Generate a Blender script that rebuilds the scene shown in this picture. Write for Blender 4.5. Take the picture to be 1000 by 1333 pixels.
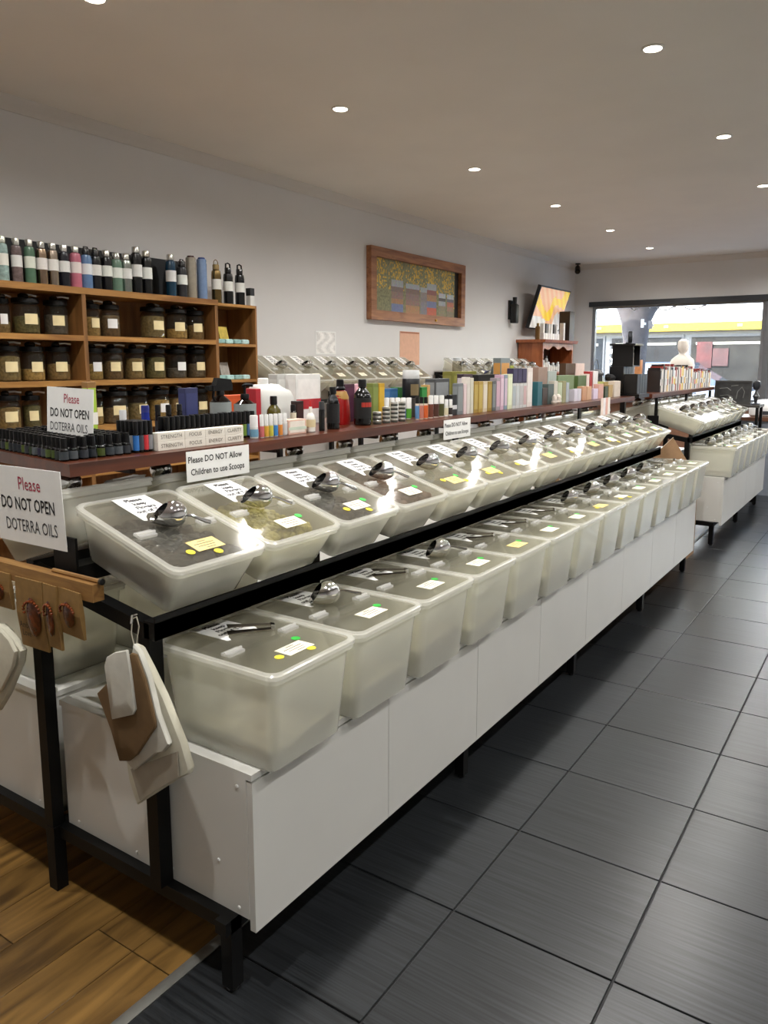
import bpy, math, random
import numpy as np
from mathutils import Vector, Matrix
random.seed(7)
D = bpy.data; SC = bpy.context.scene; COL = SC.collection
for o in list(D.objects): D.objects.remove(o)

# ------------------------------------------------------------------ camera, world, sun, exposure
FPX, YAW, PITCH, PPY, EYE = 1001.84, -0.59103, 0.15096, -40.86, 1.515
_f = Vector((math.sin(YAW)*math.cos(PITCH), math.cos(YAW)*math.cos(PITCH), -math.sin(PITCH)))
_r = Vector((math.cos(YAW), -math.sin(YAW), 0)); _u = _r.cross(_f)
camd = D.cameras.new('camera'); cam = D.objects.new('camera', camd); COL.objects.link(cam)
camd.sensor_fit = 'HORIZONTAL'; camd.sensor_width = 36; camd.lens = 36*FPX/1000; camd.shift_y = PPY/1000
camd.clip_start = 0.02; camd.clip_end = 300
_m = Matrix((_r, _u, -_f)).transposed().to_4x4(); _m.translation = (0, 0, EYE); cam.matrix_world = _m
SC.camera = cam

W = D.worlds.new('World'); SC.world = W; W.use_nodes = True
_n = W.node_tree.nodes; _bg = _n['Background']; _sky = _n.new('ShaderNodeTexSky')
_sky.sky_type = 'NISHITA'; _sky.sun_disc = False; _sky.sun_elevation = math.radians(42); _sky.sun_rotation = math.radians(200)
W.node_tree.links.new(_sky.outputs[0], _bg.inputs[0]); _bg.inputs[1].default_value = 1.9
sund = D.lights.new('sun', 'SUN'); sund.energy = 16; sund.angle = 0.01; sund.color = (1, .95, .88)
sun = D.objects.new('sun', sund); COL.objects.link(sun)
sun.rotation_euler = Vector((0.35, 0.75, -0.72)).to_track_quat('-Z', 'Y').to_euler()
SC.view_settings.view_transform = 'Standard'; SC.view_settings.look = 'None'
SC.view_settings.exposure = 0.0; SC.view_settings.gamma = 1.0; SC.view_settings.use_curve_mapping = False
DOWNLIGHT_W = 108.0
LIGHT_COL = (1.0, .978, .945)

# ------------------------------------------------------------------ helpers
def ray(px, py):
    return _r*((px-500)/FPX) + _u*(-(py-666.5-PPY)/FPX) + _f
def hit(px, py, ax, v):
    d = ray(px, py); o = Vector((0, 0, EYE)); return o + d*((v-o[ax])/d[ax])
def ypx(px, x, py=None):
    return hit(px, 600-.12*px if py is None else py, 0, x).y
def lin(h):
    h = h.lstrip('#'); c = [int(h[i:i+2], 16)/255 for i in (0, 2, 4)]
    return tuple(v/12.92 if v <= .04045 else ((v+.055)/1.055)**2.4 for v in c)

MATS = {}
def M(h, rough=.5, metal=0., var=.08, scale=30., bump=0., coat=0., key=None, stretch=None, spec=.5):
    """procedural principled material: colour with noise variation and optional relief"""
    k = key or (h, rough, metal, var, scale, bump, coat, stretch, spec)
    if k in MATS: return MATS[k]
    m = D.materials.new('mat_'+str(len(MATS))); m.use_nodes = True; nt = m.node_tree; n = nt.nodes; l = nt.links
    b = n['Principled BSDF']; c = lin(h)
    tc = n.new('ShaderNodeTexCoord'); mp = n.new('ShaderNodeMapping'); no = n.new('ShaderNodeTexNoise'); rp = n.new('ShaderNodeValToRGB')
    no.inputs['Scale'].default_value = scale; no.inputs['Detail'].default_value = 3
    if stretch: mp.inputs['Scale'].default_value = stretch
    l.new(tc.outputs['Object'], mp.inputs[0]); l.new(mp.outputs[0], no.inputs['Vector']); l.new(no.outputs['Fac'], rp.inputs[0])
    rp.color_ramp.elements[0].position = .3; rp.color_ramp.elements[1].position = .7
    rp.color_ramp.elements[0].color = tuple(v*(1-var) for v in c)+(1,); rp.color_ramp.elements[1].color = tuple(min(1, v*(1+var)) for v in c)+(1,)
    l.new(rp.outputs[0], b.inputs['Base Color'])
    b.inputs['Roughness'].default_value = rough; b.inputs['Metallic'].default_value = metal
    b.inputs['Coat Weight'].default_value = coat; b.inputs['Specular IOR Level'].default_value = spec
    if bump:
        bp = n.new('ShaderNodeBump'); bp.inputs['Strength'].default_value = bump; bp.inputs['Distance'].default_value = .002
        l.new(no.outputs['Fac'], bp.inputs['Height']); l.new(bp.outputs[0], b.inputs['Normal'])
    MATS[k] = m; return m

def mixmat(name, build):
    m = D.materials.new(name); m.use_nodes = True; nt = m.node_tree
    for x in list(nt.nodes): nt.nodes.remove(x)
    out = nt.nodes.new('ShaderNodeOutputMaterial'); nt.links.new(build(nt), out.inputs[0]); return m
def _sh(nt, t, col=None, rough=None):
    s = nt.nodes.new(t)
    if col is not None: s.inputs['Color'].default_value = tuple(col)+(1,)
    if rough is not None: s.inputs['Roughness'].default_value = rough
    return s.outputs[0]
def _mix(nt, fac, a, b):
    s = nt.nodes.new('ShaderNodeMixShader')
    if isinstance(fac, (int, float)): s.inputs[0].default_value = fac
    else: nt.links.new(fac, s.inputs[0])
    nt.links.new(a, s.inputs[1]); nt.links.new(b, s.inputs[2]); return s.outputs[0]
def _fres(nt, ior=1.45):
    f = nt.nodes.new('ShaderNodeFresnel'); g = nt.nodes.new('ShaderNodeNewGeometry'); a = nt.nodes.new('ShaderNodeMath'); a.operation = 'MULTIPLY_ADD'
    a.inputs[1].default_value = -2; a.inputs[2].default_value = 1; p = nt.nodes.new('ShaderNodeMath'); p.operation = 'POWER'; p.inputs[0].default_value = ior   # same reflectance from both sides of a thin wall
    nt.links.new(g.outputs['Backfacing'], a.inputs[0]); nt.links.new(a.outputs[0], p.inputs[1]); nt.links.new(p.outputs[0], f.inputs[0]); return f.outputs[0]
def clear(name, tint, body, bodyfac, rough=.04, ior=1.45):
    def b(nt):
        base = _mix(nt, bodyfac, _sh(nt, 'ShaderNodeBsdfTransparent', tint), _mix(nt, .4, _sh(nt, 'ShaderNodeBsdfDiffuse', body), _sh(nt, 'ShaderNodeBsdfTranslucent', body)))
        return _mix(nt, _fres(nt, ior), base, _sh(nt, 'ShaderNodeBsdfGlossy', (1, 1, 1), rough))
    return mixmat(name, b)
TUB = clear('tub_plastic', lin('#fbfbf6'), lin('#fbfbf4'), .44, .2)
LIDM = clear('lid_plastic', lin('#f2f1ec'), lin('#dcd9ce'), .07, .07, 1.5)
RIM = clear('rim_plastic', lin('#ffffff'), lin('#f4f3ec'), .36, .1)
HINGE = clear('hinge_plastic', lin('#f4f4f0'), lin('#ffffff'), .35, .05)
GLASS = clear('jar_glass', lin('#dedad0'), lin('#888880'), .05, .02)
PANE = clear('window_glass', lin('#f4f6f6'), lin('#ffffff'), .02, .01, 1.25)
def emit(name, h, s):
    def b(nt):
        e = nt.nodes.new('ShaderNodeEmission'); e.inputs[0].default_value = lin(h)+(1,); e.inputs[1].default_value = s; return e.outputs[0]
    return mixmat(name, b)
CHROME = M('#d8d8d8', .09, 1., .02)
BLACKM = M('#0c0c0d', .38, 0, .2)
BLACKG = M('#050505', .18, 0, .2, spec=.4)
WHITE = M('#d9d8d2', .3, 0, .02, 4)
PAPER = M('#e9e9e6', .6, 0, .02)
CREAM = M('#ead9a8', .6, 0, .04)
INK = M('#161616', .7)
CAP = M('#070708', .4, 0, .2, spec=.3)

class MB:
    def __init__(s): s.v = []; s.f = []
    def add(s, vs, fs):
        b = len(s.v); s.v += [tuple(p) for p in vs]; s.f += [tuple(b+i for i in f) for f in fs]; return s
    def box(s, x0, x1, y0, y1, z0, z1):
        return s.add([(x, y, z) for z in (z0, z1) for y in (y0, y1) for x in (x0, x1)],
                     [(0, 2, 3, 1), (4, 5, 7, 6), (0, 1, 5, 4), (2, 6, 7, 3), (0, 4, 6, 2), (1, 3, 7, 5)])
    def loft(s, rings, cap0=True, cap1=True, closed=True):
        n = len(rings[0]); vs = [p for r in rings for p in r]; fs = []
        for k in range(len(rings)-1):
            for i in range(n if closed else n-1):
                j = (i+1) % n; fs.append((k*n+i, k*n+j, (k+1)*n+j, (k+1)*n+i))
        if cap0: fs.append(tuple(reversed(range(n))))
        if cap1: fs.append(tuple((len(rings)-1)*n+i for i in range(n)))
        return s.add(vs, fs)
    def lathe(s, prof, n=14, c=(0, 0), z=0):
        rings = [[(c[0]+max(r, 1e-4)*math.cos(2*math.pi*i/n), c[1]+max(r, 1e-4)*math.sin(2*math.pi*i/n), z+h) for i in range(n)] for r, h in prof]
        return s.loft(rings)
    def tube(s, pts, r, n=8):
        rings = []; P = [Vector(p) for p in pts]
        for i, p in enumerate(P):
            t = (P[min(i+1, len(P)-1)]-P[max(i-1, 0)]).normalized()
            a = t.orthogonal().normalized(); b = t.cross(a)
            if i and rings:   # keep rings aligned
                pa = (Vector(rings[-1][0])-P[i-1]); pa = pa-t*pa.dot(t)
                if pa.length > 1e-6: a = pa.normalized(); b = t.cross(a)
            rr = r[i] if isinstance(r, (list, tuple)) else r
            rings.append([tuple(p+a*(rr*math.cos(2*math.pi*k/n))+b*(rr*math.sin(2*math.pi*k/n))) for k in range(n)])
        return s.loft(rings)
    def prism(s, pts, axis, a0, a1):
        """outline pts (2-D) extruded along axis 'x','y','z' from a0 to a1"""
        def mk(p, a): return {'x': (a, p[0], p[1]), 'y': (p[0], a, p[1]), 'z': (p[0], p[1], a)}[axis]
        return s.loft([[mk(p, a0) for p in pts], [mk(p, a1) for p in pts]])
    def mesh(s, name, mat, smooth=True):
        me = D.meshes.new(name); me.from_pydata(s.v, [], s.f); me.materials.append(mat)
        import bmesh
        bm = bmesh.new(); bm.from_mesh(me); bmesh.ops.recalc_face_normals(bm, faces=bm.faces[:]); bm.to_mesh(me); bm.free()
        if smooth:
            me.polygons.foreach_set('use_smooth', [True]*len(me.polygons)); me.set_sharp_from_angle(angle=math.radians(35))
        return me
    def build(s, name, mat, parent=None, loc=None, rot=None, smooth=True):
        return link(name, s.mesh(name, mat, smooth), parent, loc, rot)
def link(name, me, parent=None, loc=None, rot=None):
    o = D.objects.new(name, me); COL.objects.link(o)
    if parent is not None: o.parent = parent
    if loc is not None: o.location = loc
    if rot is not None: o.rotation_euler = rot
    return o
def tag(o, label, cat, group=None, kind=None):
    if label: o['label'] = label
    if cat: o['category'] = cat
    if group: o['group'] = group
    if kind: o['kind'] = kind
    return o
def thing(name, label, cat, loc=(0, 0, 0), rot=(0, 0, 0), group=None):
    o = D.objects.new(name, None); COL.objects.link(o); o.location = loc; o.rotation_euler = rot; o.empty_display_size = .05
    return tag(o, label, cat, group)
def struct(o): o['kind'] = 'structure'; return o
def copy_tree(o, parent=None):
    c = o.copy(); COL.objects.link(c); c.parent = parent
    for ch in list(o.children): copy_tree(ch, c)
    return c
def dup(o, loc, rot=None, label=None, group=None):
    c = copy_tree(o); c.location = loc
    if rot is not None: c.rotation_euler = rot
    if label: c['label'] = label
    if group: c['group'] = group
    return c
def rrect(L, Wd, r, z, cx=0, cy=0, n=3, sup=0.):
    out = []
    for sx, sy, a0 in ((1, 1, 0), (-1, 1, 90), (-1, -1, 180), (1, -1, 270)):
        for i in ([-1]+list(range(n+1))+[n+1]) if sup else range(n+1):
            a = math.radians(a0+90*max(0, min(i, n))/n)
            if i < 0 or i > n:   # support vertex on the flat, keeps the shading of the flats flat
                q = math.radians(a0+(-90 if i < 0 else 180)); out.append((cx+sx*(L/2-r)+r*math.cos(a)+sup*math.cos(q), cy+sy*(Wd/2-r)+r*math.sin(a)+sup*math.sin(q), z)); continue
            out.append((cx+sx*(L/2-r)+r*math.cos(a), cy+sy*(Wd/2-r)+r*math.sin(a), z))
    return out
def rbox(mb, L, Wd, z0, z1, r=.01, cx=0, cy=0, e=.002):
    return mb.loft([rrect(L-2*e, Wd-2*e, r, z0, cx, cy), rrect(L, Wd, r, z0+e, cx, cy), rrect(L, Wd, r, z1-e, cx, cy), rrect(L-2*e, Wd-2*e, r, z1, cx, cy)])
_txt = {}
def text_mesh(s, size, mat, sx=1., bold=.0, align='CENTER'):
    k = (s, size, mat.name, sx, bold, align)
    if k in _txt: return _txt[k]
    cu = D.curves.new('lettering', 'FONT'); cu.body = s; cu.size = size; cu.align_x = align; cu.align_y = 'CENTER'; cu.offset = bold; cu.resolution_u = 2
    o = D.objects.new('lettering', cu); COL.objects.link(o); bpy.context.view_layer.update()
    me = D.meshes.new_from_object(o.evaluated_get(bpy.context.evaluated_depsgraph_get()))
    D.objects.remove(o); D.curves.remove(cu)
    for v in me.vertices: v.co.x *= sx
    me.materials.clear(); me.materials.append(mat); _txt[k] = me; return me
ORD = ['first', 'second', 'third', 'fourth', 'fifth', 'sixth', 'seventh', 'eighth', 'ninth', 'tenth', 'eleventh', 'twelfth', 'thirteenth', 'fourteenth',
       'fifteenth', 'sixteenth', 'seventeenth', 'eighteenth', 'nineteenth', 'twentieth', 'twenty-first', 'twenty-second', 'twenty-third', 'twenty-fourth', 'twenty-fifth', 'twenty-sixth', 'twenty-seventh', 'twenty-eighth']

# ------------------------------------------------------------------ room shell
XL, XR, YB, YF, ZC = -4.49, 2.24, -2.31, 12.15, 3.05
def tile_mat():
    m = D.materials.new('slate_tile'); m.use_nodes = True; nt = m.node_tree; n = nt.nodes; l = nt.links; b = n['Principled BSDF']
    tc = n.new('ShaderNodeTexCoord'); oi = n.new('ShaderNodeObjectInfo'); ad = n.new('ShaderNodeVectorMath'); ad.operation = 'ADD'
    ml = n.new('ShaderNodeVectorMath'); ml.operation = 'SCALE'; ml.inputs['Scale'].default_value = 37.
    cb = n.new('ShaderNodeCombineXYZ'); l.new(oi.outputs['Random'], cb.inputs[0]); l.new(oi.outputs['Random'], cb.inputs[1]); l.new(cb.outputs[0], ml.inputs[0])
    l.new(tc.outputs['Object'], ad.inputs[0]); l.new(ml.outputs[0], ad.inputs[1])
    mp = n.new('ShaderNodeMapping'); mp.inputs['Scale'].default_value = (3.2, 130, 1); l.new(ad.outputs[0], mp.inputs[0])
    no = n.new('ShaderNodeTexNoise'); no.inputs['Scale'].default_value = 1; no.inputs['Detail'].default_value = 4; l.new(mp.outputs[0], no.inputs['Vector'])
    rp = n.new('ShaderNodeValToRGB'); l.new(no.outputs['Fac'], rp.inputs[0])
    e = rp.color_ramp.elements; e[0].position = .36; e[0].color = lin('#1b1d1f')+(1,); e[1].position = .76; e[1].color = lin('#34373a')+(1,)
    hs = n.new('ShaderNodeHueSaturation'); l.new(rp.outputs[0], hs.inputs['Color'])
    mr = n.new('ShaderNodeMapRange'); mr.inputs['To Min'].default_value = .85; mr.inputs['To Max'].default_value = 1.12; l.new(oi.outputs['Random'], mr.inputs[0]); l.new(mr.outputs[0], hs.inputs['Value'])
    l.new(hs.outputs[0], b.inputs['Base Color']); b.inputs['Roughness'].default_value = .3
    bp = n.new('ShaderNodeBump'); bp.inputs['Strength'].default_value = .05; bp.inputs['Distance'].default_value = .002; l.new(no.outputs['Fac'], bp.inputs['Height']); l.new(bp.outputs[0], b.inputs['Normal'])
    return m
def wood_mat(name, dark, light, axis=1, rough=.35, k=9., sc=26., rnd=True, var=(.75, 1.2)):
    m = D.materials.new(name); m.use_nodes = True; nt = m.node_tree; n = nt.nodes; l = nt.links; b = n['Principled BSDF']
    tc = n.new('ShaderNodeTexCoord'); oi = n.new('ShaderNodeObjectInfo'); ad = n.new('ShaderNodeVectorMath'); ad.operation = 'ADD'
    ml = n.new('ShaderNodeVectorMath'); ml.operation = 'SCALE'; ml.inputs['Scale'].default_value = 23.
    cb = n.new('ShaderNodeCombineXYZ'); [l.new(oi.outputs['Random'], cb.inputs[i]) for i in range(3)]; l.new(cb.outputs[0], ml.inputs[0])
    l.new(tc.outputs['Object'], ad.inputs[0]); l.new(ml.outputs[0], ad.inputs[1])
    mp = n.new('ShaderNodeMapping'); s = [sc]*3; s[axis] = sc/k; mp.inputs['Scale'].default_value = s; l.new(ad.outputs[0], mp.inputs[0])
    no = n.new('ShaderNodeTexNoise'); no.inputs['Scale'].default_value = 1; no.inputs['Detail'].default_value = 5; no.inputs['Distortion'].default_value = .8; l.new(mp.outputs[0], no.inputs['Vector'])
    rp = n.new('ShaderNodeValToRGB'); l.new(no.outputs['Fac'], rp.inputs[0])
    e = rp.color_ramp.elements; e[0].position = .3; e[0].color = lin(dark)+(1,); e[1].position = .68; e[1].color = lin(light)+(1,)
    hs = n.new('ShaderNodeHueSaturation'); l.new(rp.outputs[0], hs.inputs['Color'])
    mr = n.new('ShaderNodeMapRange'); mr.inputs['To Min'].default_value = var[0]; mr.inputs['To Max'].default_value = var[1]; l.new(oi.outputs['Random'], mr.inputs[0]); l.new(mr.outputs[0], hs.inputs['Value'])
    l.new(hs.outputs[0], b.inputs['Base Color']); b.inputs['Roughness'].default_value = rough
    return m
TILE = tile_mat(); PLANK = wood_mat('oak_plank', '#4a3418', '#8a6836', 1, .33, 8, 20)
SHELFW = wood_mat('pine_shelf', '#7d5226', '#b88848', 1, .45, 10, 22, var=(.9, 1.1))
SHELFB = wood_mat('pine_back', '#664420', '#96693a', 2, .5, 10, 16, var=(.9, 1.1))
REDW = wood_mat('jarrah_shelf', '#3a1a0c', '#5c2c16', 1, .3, 14, 26, var=(.95, 1.05))
FRAMEW = wood_mat('picture_wood', '#7a4a2e', '#a8744e', 1, .4, 8, 22, var=(.95, 1.05))
HUTCHW = wood_mat('hutch_wood', '#7a3f1c', '#a86035', 2, .4, 8, 18, var=(.95, 1.05))
BARW = wood_mat('bar_wood', '#6e4a24', '#96703c', 0, .5, 6, 40)
WALLM = M('#d9d7d5', .75, 0, .015, 3, .05); CEILM = M('#ebe6de', .8, 0, .02, 2)

floor = struct(MB().box(XL-.1, XR+.1, YB-.1, YF+.1, -.12, -.006).build('floor', M('#1a1a1b', .7)))
GX0, GY0, TP = -.926, 1.729, .449
tme = MB(); rbox(tme, TP-.006, TP-.006, -.006, 0, .002, e=.0012); tme = tme.mesh('floor_tile', TILE, False)
for i in range(-1, 7):
    for j in range(-9, 24):
        y = GY0+TP*j+TP/2
        if y-TP/2 > YF-.1: continue
        link('floor_tile', tme, floor, (GX0+TP*i+TP/2, min(y, 99), 0))
XS = -1.375
PW = .142
for i in range(11):
    x1 = XS-.03-PW*i; off = random.uniform(0, 1.2) if i else .92-1.25
    if i == 0: off = -.31
    if i == 1: off = -.31
    y = YB+ (off % 1.25) - 1.25
    while y < 4.0:
        a, b = max(y, YB), y+1.247; y += 1.25
        if b-a < .05: continue
        pm = MB(); rbox(pm, PW-.0016, b-a, -.006, 0, .001, e=.0008); pm.build('floor_plank', PLANK, floor, (x1-PW/2, (a+b)/2, 0), smooth=False)
rest = MB().box(XL, XS-.03-11*PW, YB, YF, -.006, -.0005).box(XS-.03-11*PW, XS-.03, 4.0+.4, YF, -.006, -.0005)
rest.build('plank_area', wood_mat('oak_far', '#4a3418', '#8a6836', 1, .33, 8, 20), floor)
sm = MB(); sm.prism([(XS-.03, -.004), (XS-.03, .001), (XS-.022, .005), (XS-.008, .005), (XS+.002, .001), (XS+.002, -.004)], 'y', YB, YF)
sm.build('transition_strip', M('#8d8c86', .4, .6, .05), floor)
struct(MB().box(XL-.12, XL, YB-.1, YF+.1, 0, ZC).build('wall_left', WALLM))
struct(MB().box(XR, XR+.12, YB-.1, YF+.1, 0, ZC).build('wall_right', WALLM))
struct(MB().box(XL, XR, YB-.12, YB, 0, ZC).build('wall_back', WALLM))
struct(MB().box(XL-.2, XR+.2, YB-.2, YF+.6, ZC, ZC+.12).build('ceiling', CEILM))
SILL, HEAD, WX0 = .95, 2.47, -4.19
struct(MB().box(XL, XR, YF, YF+.15, HEAD, ZC).box(XL, WX0, YF, YF+.15, 0, HEAD).box(2.0, XR, YF, YF+.15, 0, HEAD).build('wall_front', WALLM))
struct(MB().box(WX0, 2.0, YF, YF+.15, 0, SILL).build('wall_dado', M('#8a6550', .6, 0, .1)))
def cornice(name, p0, p1, nrm):
    prof = [(0, 0), (0, -.075), (.010, -.075), (.014, -.062), (.03, -.045), (.05, -.026), (.062, -.013), (.066, -.008), (.07, 0)]
    rings = []
    for p in (p0, p1): rings.append([(p[0]+nrm[0]*a, p[1]+nrm[1]*a, ZC+b) for a, b in prof])
    return struct(MB().loft(rings).build(name, M('#d2cdc6', .6, 0, .01)))
cornice('trim_1', (XL, YB), (XL, YF), (1, 0)); cornice('trim_2', (XL, YF), (XR, YF), (0, -1))
struct(MB().box(XL, XL+.015, YB, YF, 0, .09).build('baseboard_left', WHITE))
# shopfront glazing
DKF = M('#3b3d40', .4, .3, .05); ALU = M('#8f9194', .35, .7, .05)
struct(MB().box(WX0-.04, 2.0, YF-.05, YF+.12, HEAD-.075, HEAD).build('trim_3', DKF))
MULL = -1.66
for k, (a, b) in enumerate(((WX0, MULL-.035), (MULL+.035, .2), (.27, 2.0))):
    w = struct(D.objects.new('window_%d' % (k+1), None)); COL.objects.link(w); w.location = ((a+b)/2, YF+.06, SILL)
    fr = MB(); h = HEAD-.075-SILL; hw = (b-a)/2
    fr.box(-hw, -hw+.05, -.04, .04, 0, h).box(hw-.05, hw, -.04, .04, 0, h).box(-hw+.05, hw-.05, -.04, .04, 0, .05).box(-hw+.05, hw-.05, -.04, .04, h-.03, h)
    fr.build('window_frame', ALU, w)
    MB().box(-hw+.05, hw-.05, -.004, .004, .05, h-.03).build('pane', PANE, w)
    MB().box(-hw, hw, -.14, -.04, -.03, 0).build('window_sill', ALU, w)
struct(MB().box(MULL-.035, MULL+.035, YF-.02, YF+.12, SILL, HEAD-.075).box(.2, .27, YF-.02, YF+.12, SILL, HEAD-.075).build('trim_4', M('#77797c', .35, .5, .05)))
# lettering fragments on the glass (lower parts of large mirrored letters, cut by the window head)
lt = thing('window_lettering', 'large pale letters on the shop window cut off by dark head', 'lettering', (0, YF+.0465, 0))
def wpt(px, py): p = hit(px, py, 1, YF+.0465); return (p.x, 0, min(p.z, HEAD-.075-.03-.010))
for pts in ([(781, 405), (791, 405), (792, 392)], [(822, 393), (826, 404), (832, 393)], [(846, 400), (847, 392)],
            [(856, 400), (862, 404), (870, 403), (877, 398), (881, 392)], [(891, 400), (899, 403), (908, 402), (916, 398), (920, 390)], [(925, 401), (938, 401), (939, 388)]):
    q = MB(); W2 = [wpt(*p) for p in pts]
    q.tube(W2, .010, 6); q.build('letter', M('#c9ccd0', .5, 0, .02), lt)

# ------------------------------------------------------------------ ceiling downlights
LENS = emit('downlight_lens', '#fff2dc', 30)
ring_me = MB().lathe([(.042, 0), (.054, 0), (.056, -.004), (.052, -.007), (.044, -.007), (.042, 0)], 20).mesh('trim_ring', M('#e8e6e0', .4, 0, .02))
lens_me = MB().lathe([(.041, -.001), (.043, -.004), (.02, -.006), (.0, -.0065)], 20).mesh('lens', LENS)
rows = [(-2.99, [.53, 2.25, 3.98, 5.75, 7.48, 9.18, 10.85]), (-1.165, [.6, 2.36, 4.11, 5.9, 7.67, 9.4, 11.1]), (.67, [.6, 2.36, 4.11, 5.9, 7.67, 9.4, 11.1])]  # aisle row is out of view; its nearest lamp added to brighten cabinet fronts
for ri, (x, ys) in enumerate(rows):
    for k, y in enumerate(ys):
        d = thing('downlight', 'lit recessed downlight, %s from the window in row over %s' % (ORD[len(ys)-1-k], ('wall side', 'tub display', 'open aisle')[ri]), 'downlight', (x, y, ZC), group='ceiling downlights')
        link('trim_ring', ring_me, d); link('lens', lens_me, d)
        ld = D.lights.new('bulb', 'SPOT'); ld.energy = DOWNLIGHT_W; ld.color = LIGHT_COL; ld.spot_size = math.radians(160); ld.spot_blend = .85; ld.shadow_soft_size = .035
        lo = D.objects.new('bulb', ld); COL.objects.link(lo); lo.parent = d; lo.location = (0, 0, -.02)

# ------------------------------------------------------------------ lidded tubs
BL, BWD, PITCHY = .40, .318, .3265
def tub_meshes(depth, bl, bw):
    r = .024
    s = MB().loft([rrect(bl-.012, bw-.012, r*.7, 0, sup=.006), rrect(bl, bw, r*.8, .006, sup=.006), rrect(.372, .290, r, depth-.022, sup=.006), rrect(.394, .312, r, depth-.019, sup=.006), rrect(.392, .310, r, depth-.001, sup=.006),
                   rrect(.376, .294, r, depth-.001, sup=.006), rrect(.364, .282, r*.9, depth-.024, sup=.006), rrect(bl-.008, bw-.008, r*.7, .009, sup=.006)])
    return s.mesh('tub', TUB)
def rim_mesh(depth):
    r = .026
    s = MB().loft([rrect(.392, .310, r, depth-.006, sup=.006), rrect(.400, .318, r, depth-.008, sup=.006), rrect(.402, .320, r, depth+.002, sup=.006), rrect(.396, .314, r, depth+.0055, sup=.006), rrect(.376, .294, r, depth+.0055, sup=.006), rrect(.372, .290, r, depth+.001, sup=.006), rrect(.376, .294, r, depth-.004, sup=.006)], False, False)
    n = 24; s.f += [(6*n+i, 6*n+(i+1) % n, (i+1) % n, i) for i in range(n)]
    return s.mesh('lid_rim', RIM)
def plate(x0, x1, w, z, r, round_back):
    pts = []
    ring = rrect(x1-x0, w, r, z, (x0+x1)/2)
    if round_back: ring = [(x1 if p[0] > x1-r*1.01 else p[0], (math.copysign(w/2, p[1]) if p[0] > x1-r*1.01 else p[1]), z) for p in ring]
    else: ring = [(x0 if p[0] < x0+r*1.01 else p[0], (math.copysign(w/2, p[1]) if p[0] < x0+r*1.01 else p[1]), z) for p in ring]
    return ring
def lid_mesh(depth, back):
    x0, x1 = (-.189, .012) if back else (.016, .189)
    return MB().loft([plate(x0, x1, .295, depth+.001, .03, back), plate(x0, x1, .295, depth+.004, .03, back)]).mesh('lid_back' if back else 'lid_flap', LIDM)
NOTICE_PTS = [(-.195, -.052), (-.195, .058), (-.075, .066), (-.062, .058), (-.072, .04), (-.092, .022), (-.094, -.012), (-.078, -.03), (-.058, -.04), (-.062, -.05)]
notice_me = MB().prism([(x+.008, y) for x, y in NOTICE_PTS], 'z', 0, .0008).mesh('notice', PAPER, False)
price_me = {c: MB().box(-.026, .026, -.045, .045, 0, .0008).mesh('price_label', M(c, .6, 0, .03), False) for c in ('#f1ead2', '#ecd389', '#efefe9')}
dot_me = {c: MB().lathe([(.012, 0), (.012, .0008), (.0, .0008)], 12).mesh('sticker', M(c, .5, 0, .03)) for c in ('#e6d11e', '#36c247')}
hinge_me = MB().box(-.014, .014, -.026, .026, 0, .007).tube([(0, -.028, .008), (0, .028, .008)], .004, 6).mesh('hinge_clip', HINGE)
notice_txt = [text_mesh(t, .0215, INK, 1, .0009) for t in ('Please', 'keep', 'Fingers', 'out of Tubs')]
price_ln = MB()
for k, (y0, y1) in enumerate(((-.015, .012), (-.034, .03), (-.028, .026), (-.01, .02))): price_ln.box(-.017+.011*k, -.0145+.011*k, y0, y1, 0, .0003)
price_ln = price_ln.mesh('price_print', M('#6d6552', .7), False)
def heap(depth, bl, bw, level, bump, seed, mat, name='contents', mound=0.):
    rnd = random.Random(seed); nx, ny = 22, 16; mb = MB(); t = level/depth
    L = (bl+(.36-bl)*t)-.016; Wd = (bw+(.28-bw)*t)-.016; vs = []; ph = [rnd.uniform(0, 6) for _ in range(6)]
    L0, W0 = bl-.03, bw-.03
    for j in range(ny+1):
        for i in range(nx+1):
            u, v = i/nx*2-1, j/ny*2-1; e = min(1, 6*min(1-abs(u), 1-abs(v)))
            z = level*(.86+.14*math.sin(2.1*u+ph[0])*math.cos(1.7*v+ph[1])) + mound*(1-u*u*.8)*(1-v*v*.8)*.5 + mound*.6*u + bump*e*rnd.uniform(-1, 1)
            vs.append((u*L/2*.985, v*Wd/2*.985, max(.02, min(z, depth-.012))))
    fs = [(j*(nx+1)+i, j*(nx+1)+i+1, (j+1)*(nx+1)+i+1, (j+1)*(nx+1)+i) for j in range(ny) for i in range(nx)]
    b = len(vs); edge = [i for i in range(nx+1)]+[j*(nx+1)+nx for j in range(1, ny+1)]+[ny*(nx+1)+i for i in range(nx-1, -1, -1)]+[j*(nx+1) for j in range(ny-1, 0, -1)]
    for e in edge: x, y, z = vs[e]; vs.append((x*L0/L, y*W0/Wd, .012))
    m = len(edge)
    fs += [(edge[k], edge[(k+1) % m], b+(k+1) % m, b+k) for k in range(m)]; fs.append(tuple(b+k for k in range(m)))
    return mb.add(vs, fs).mesh(name, mat)
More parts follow.
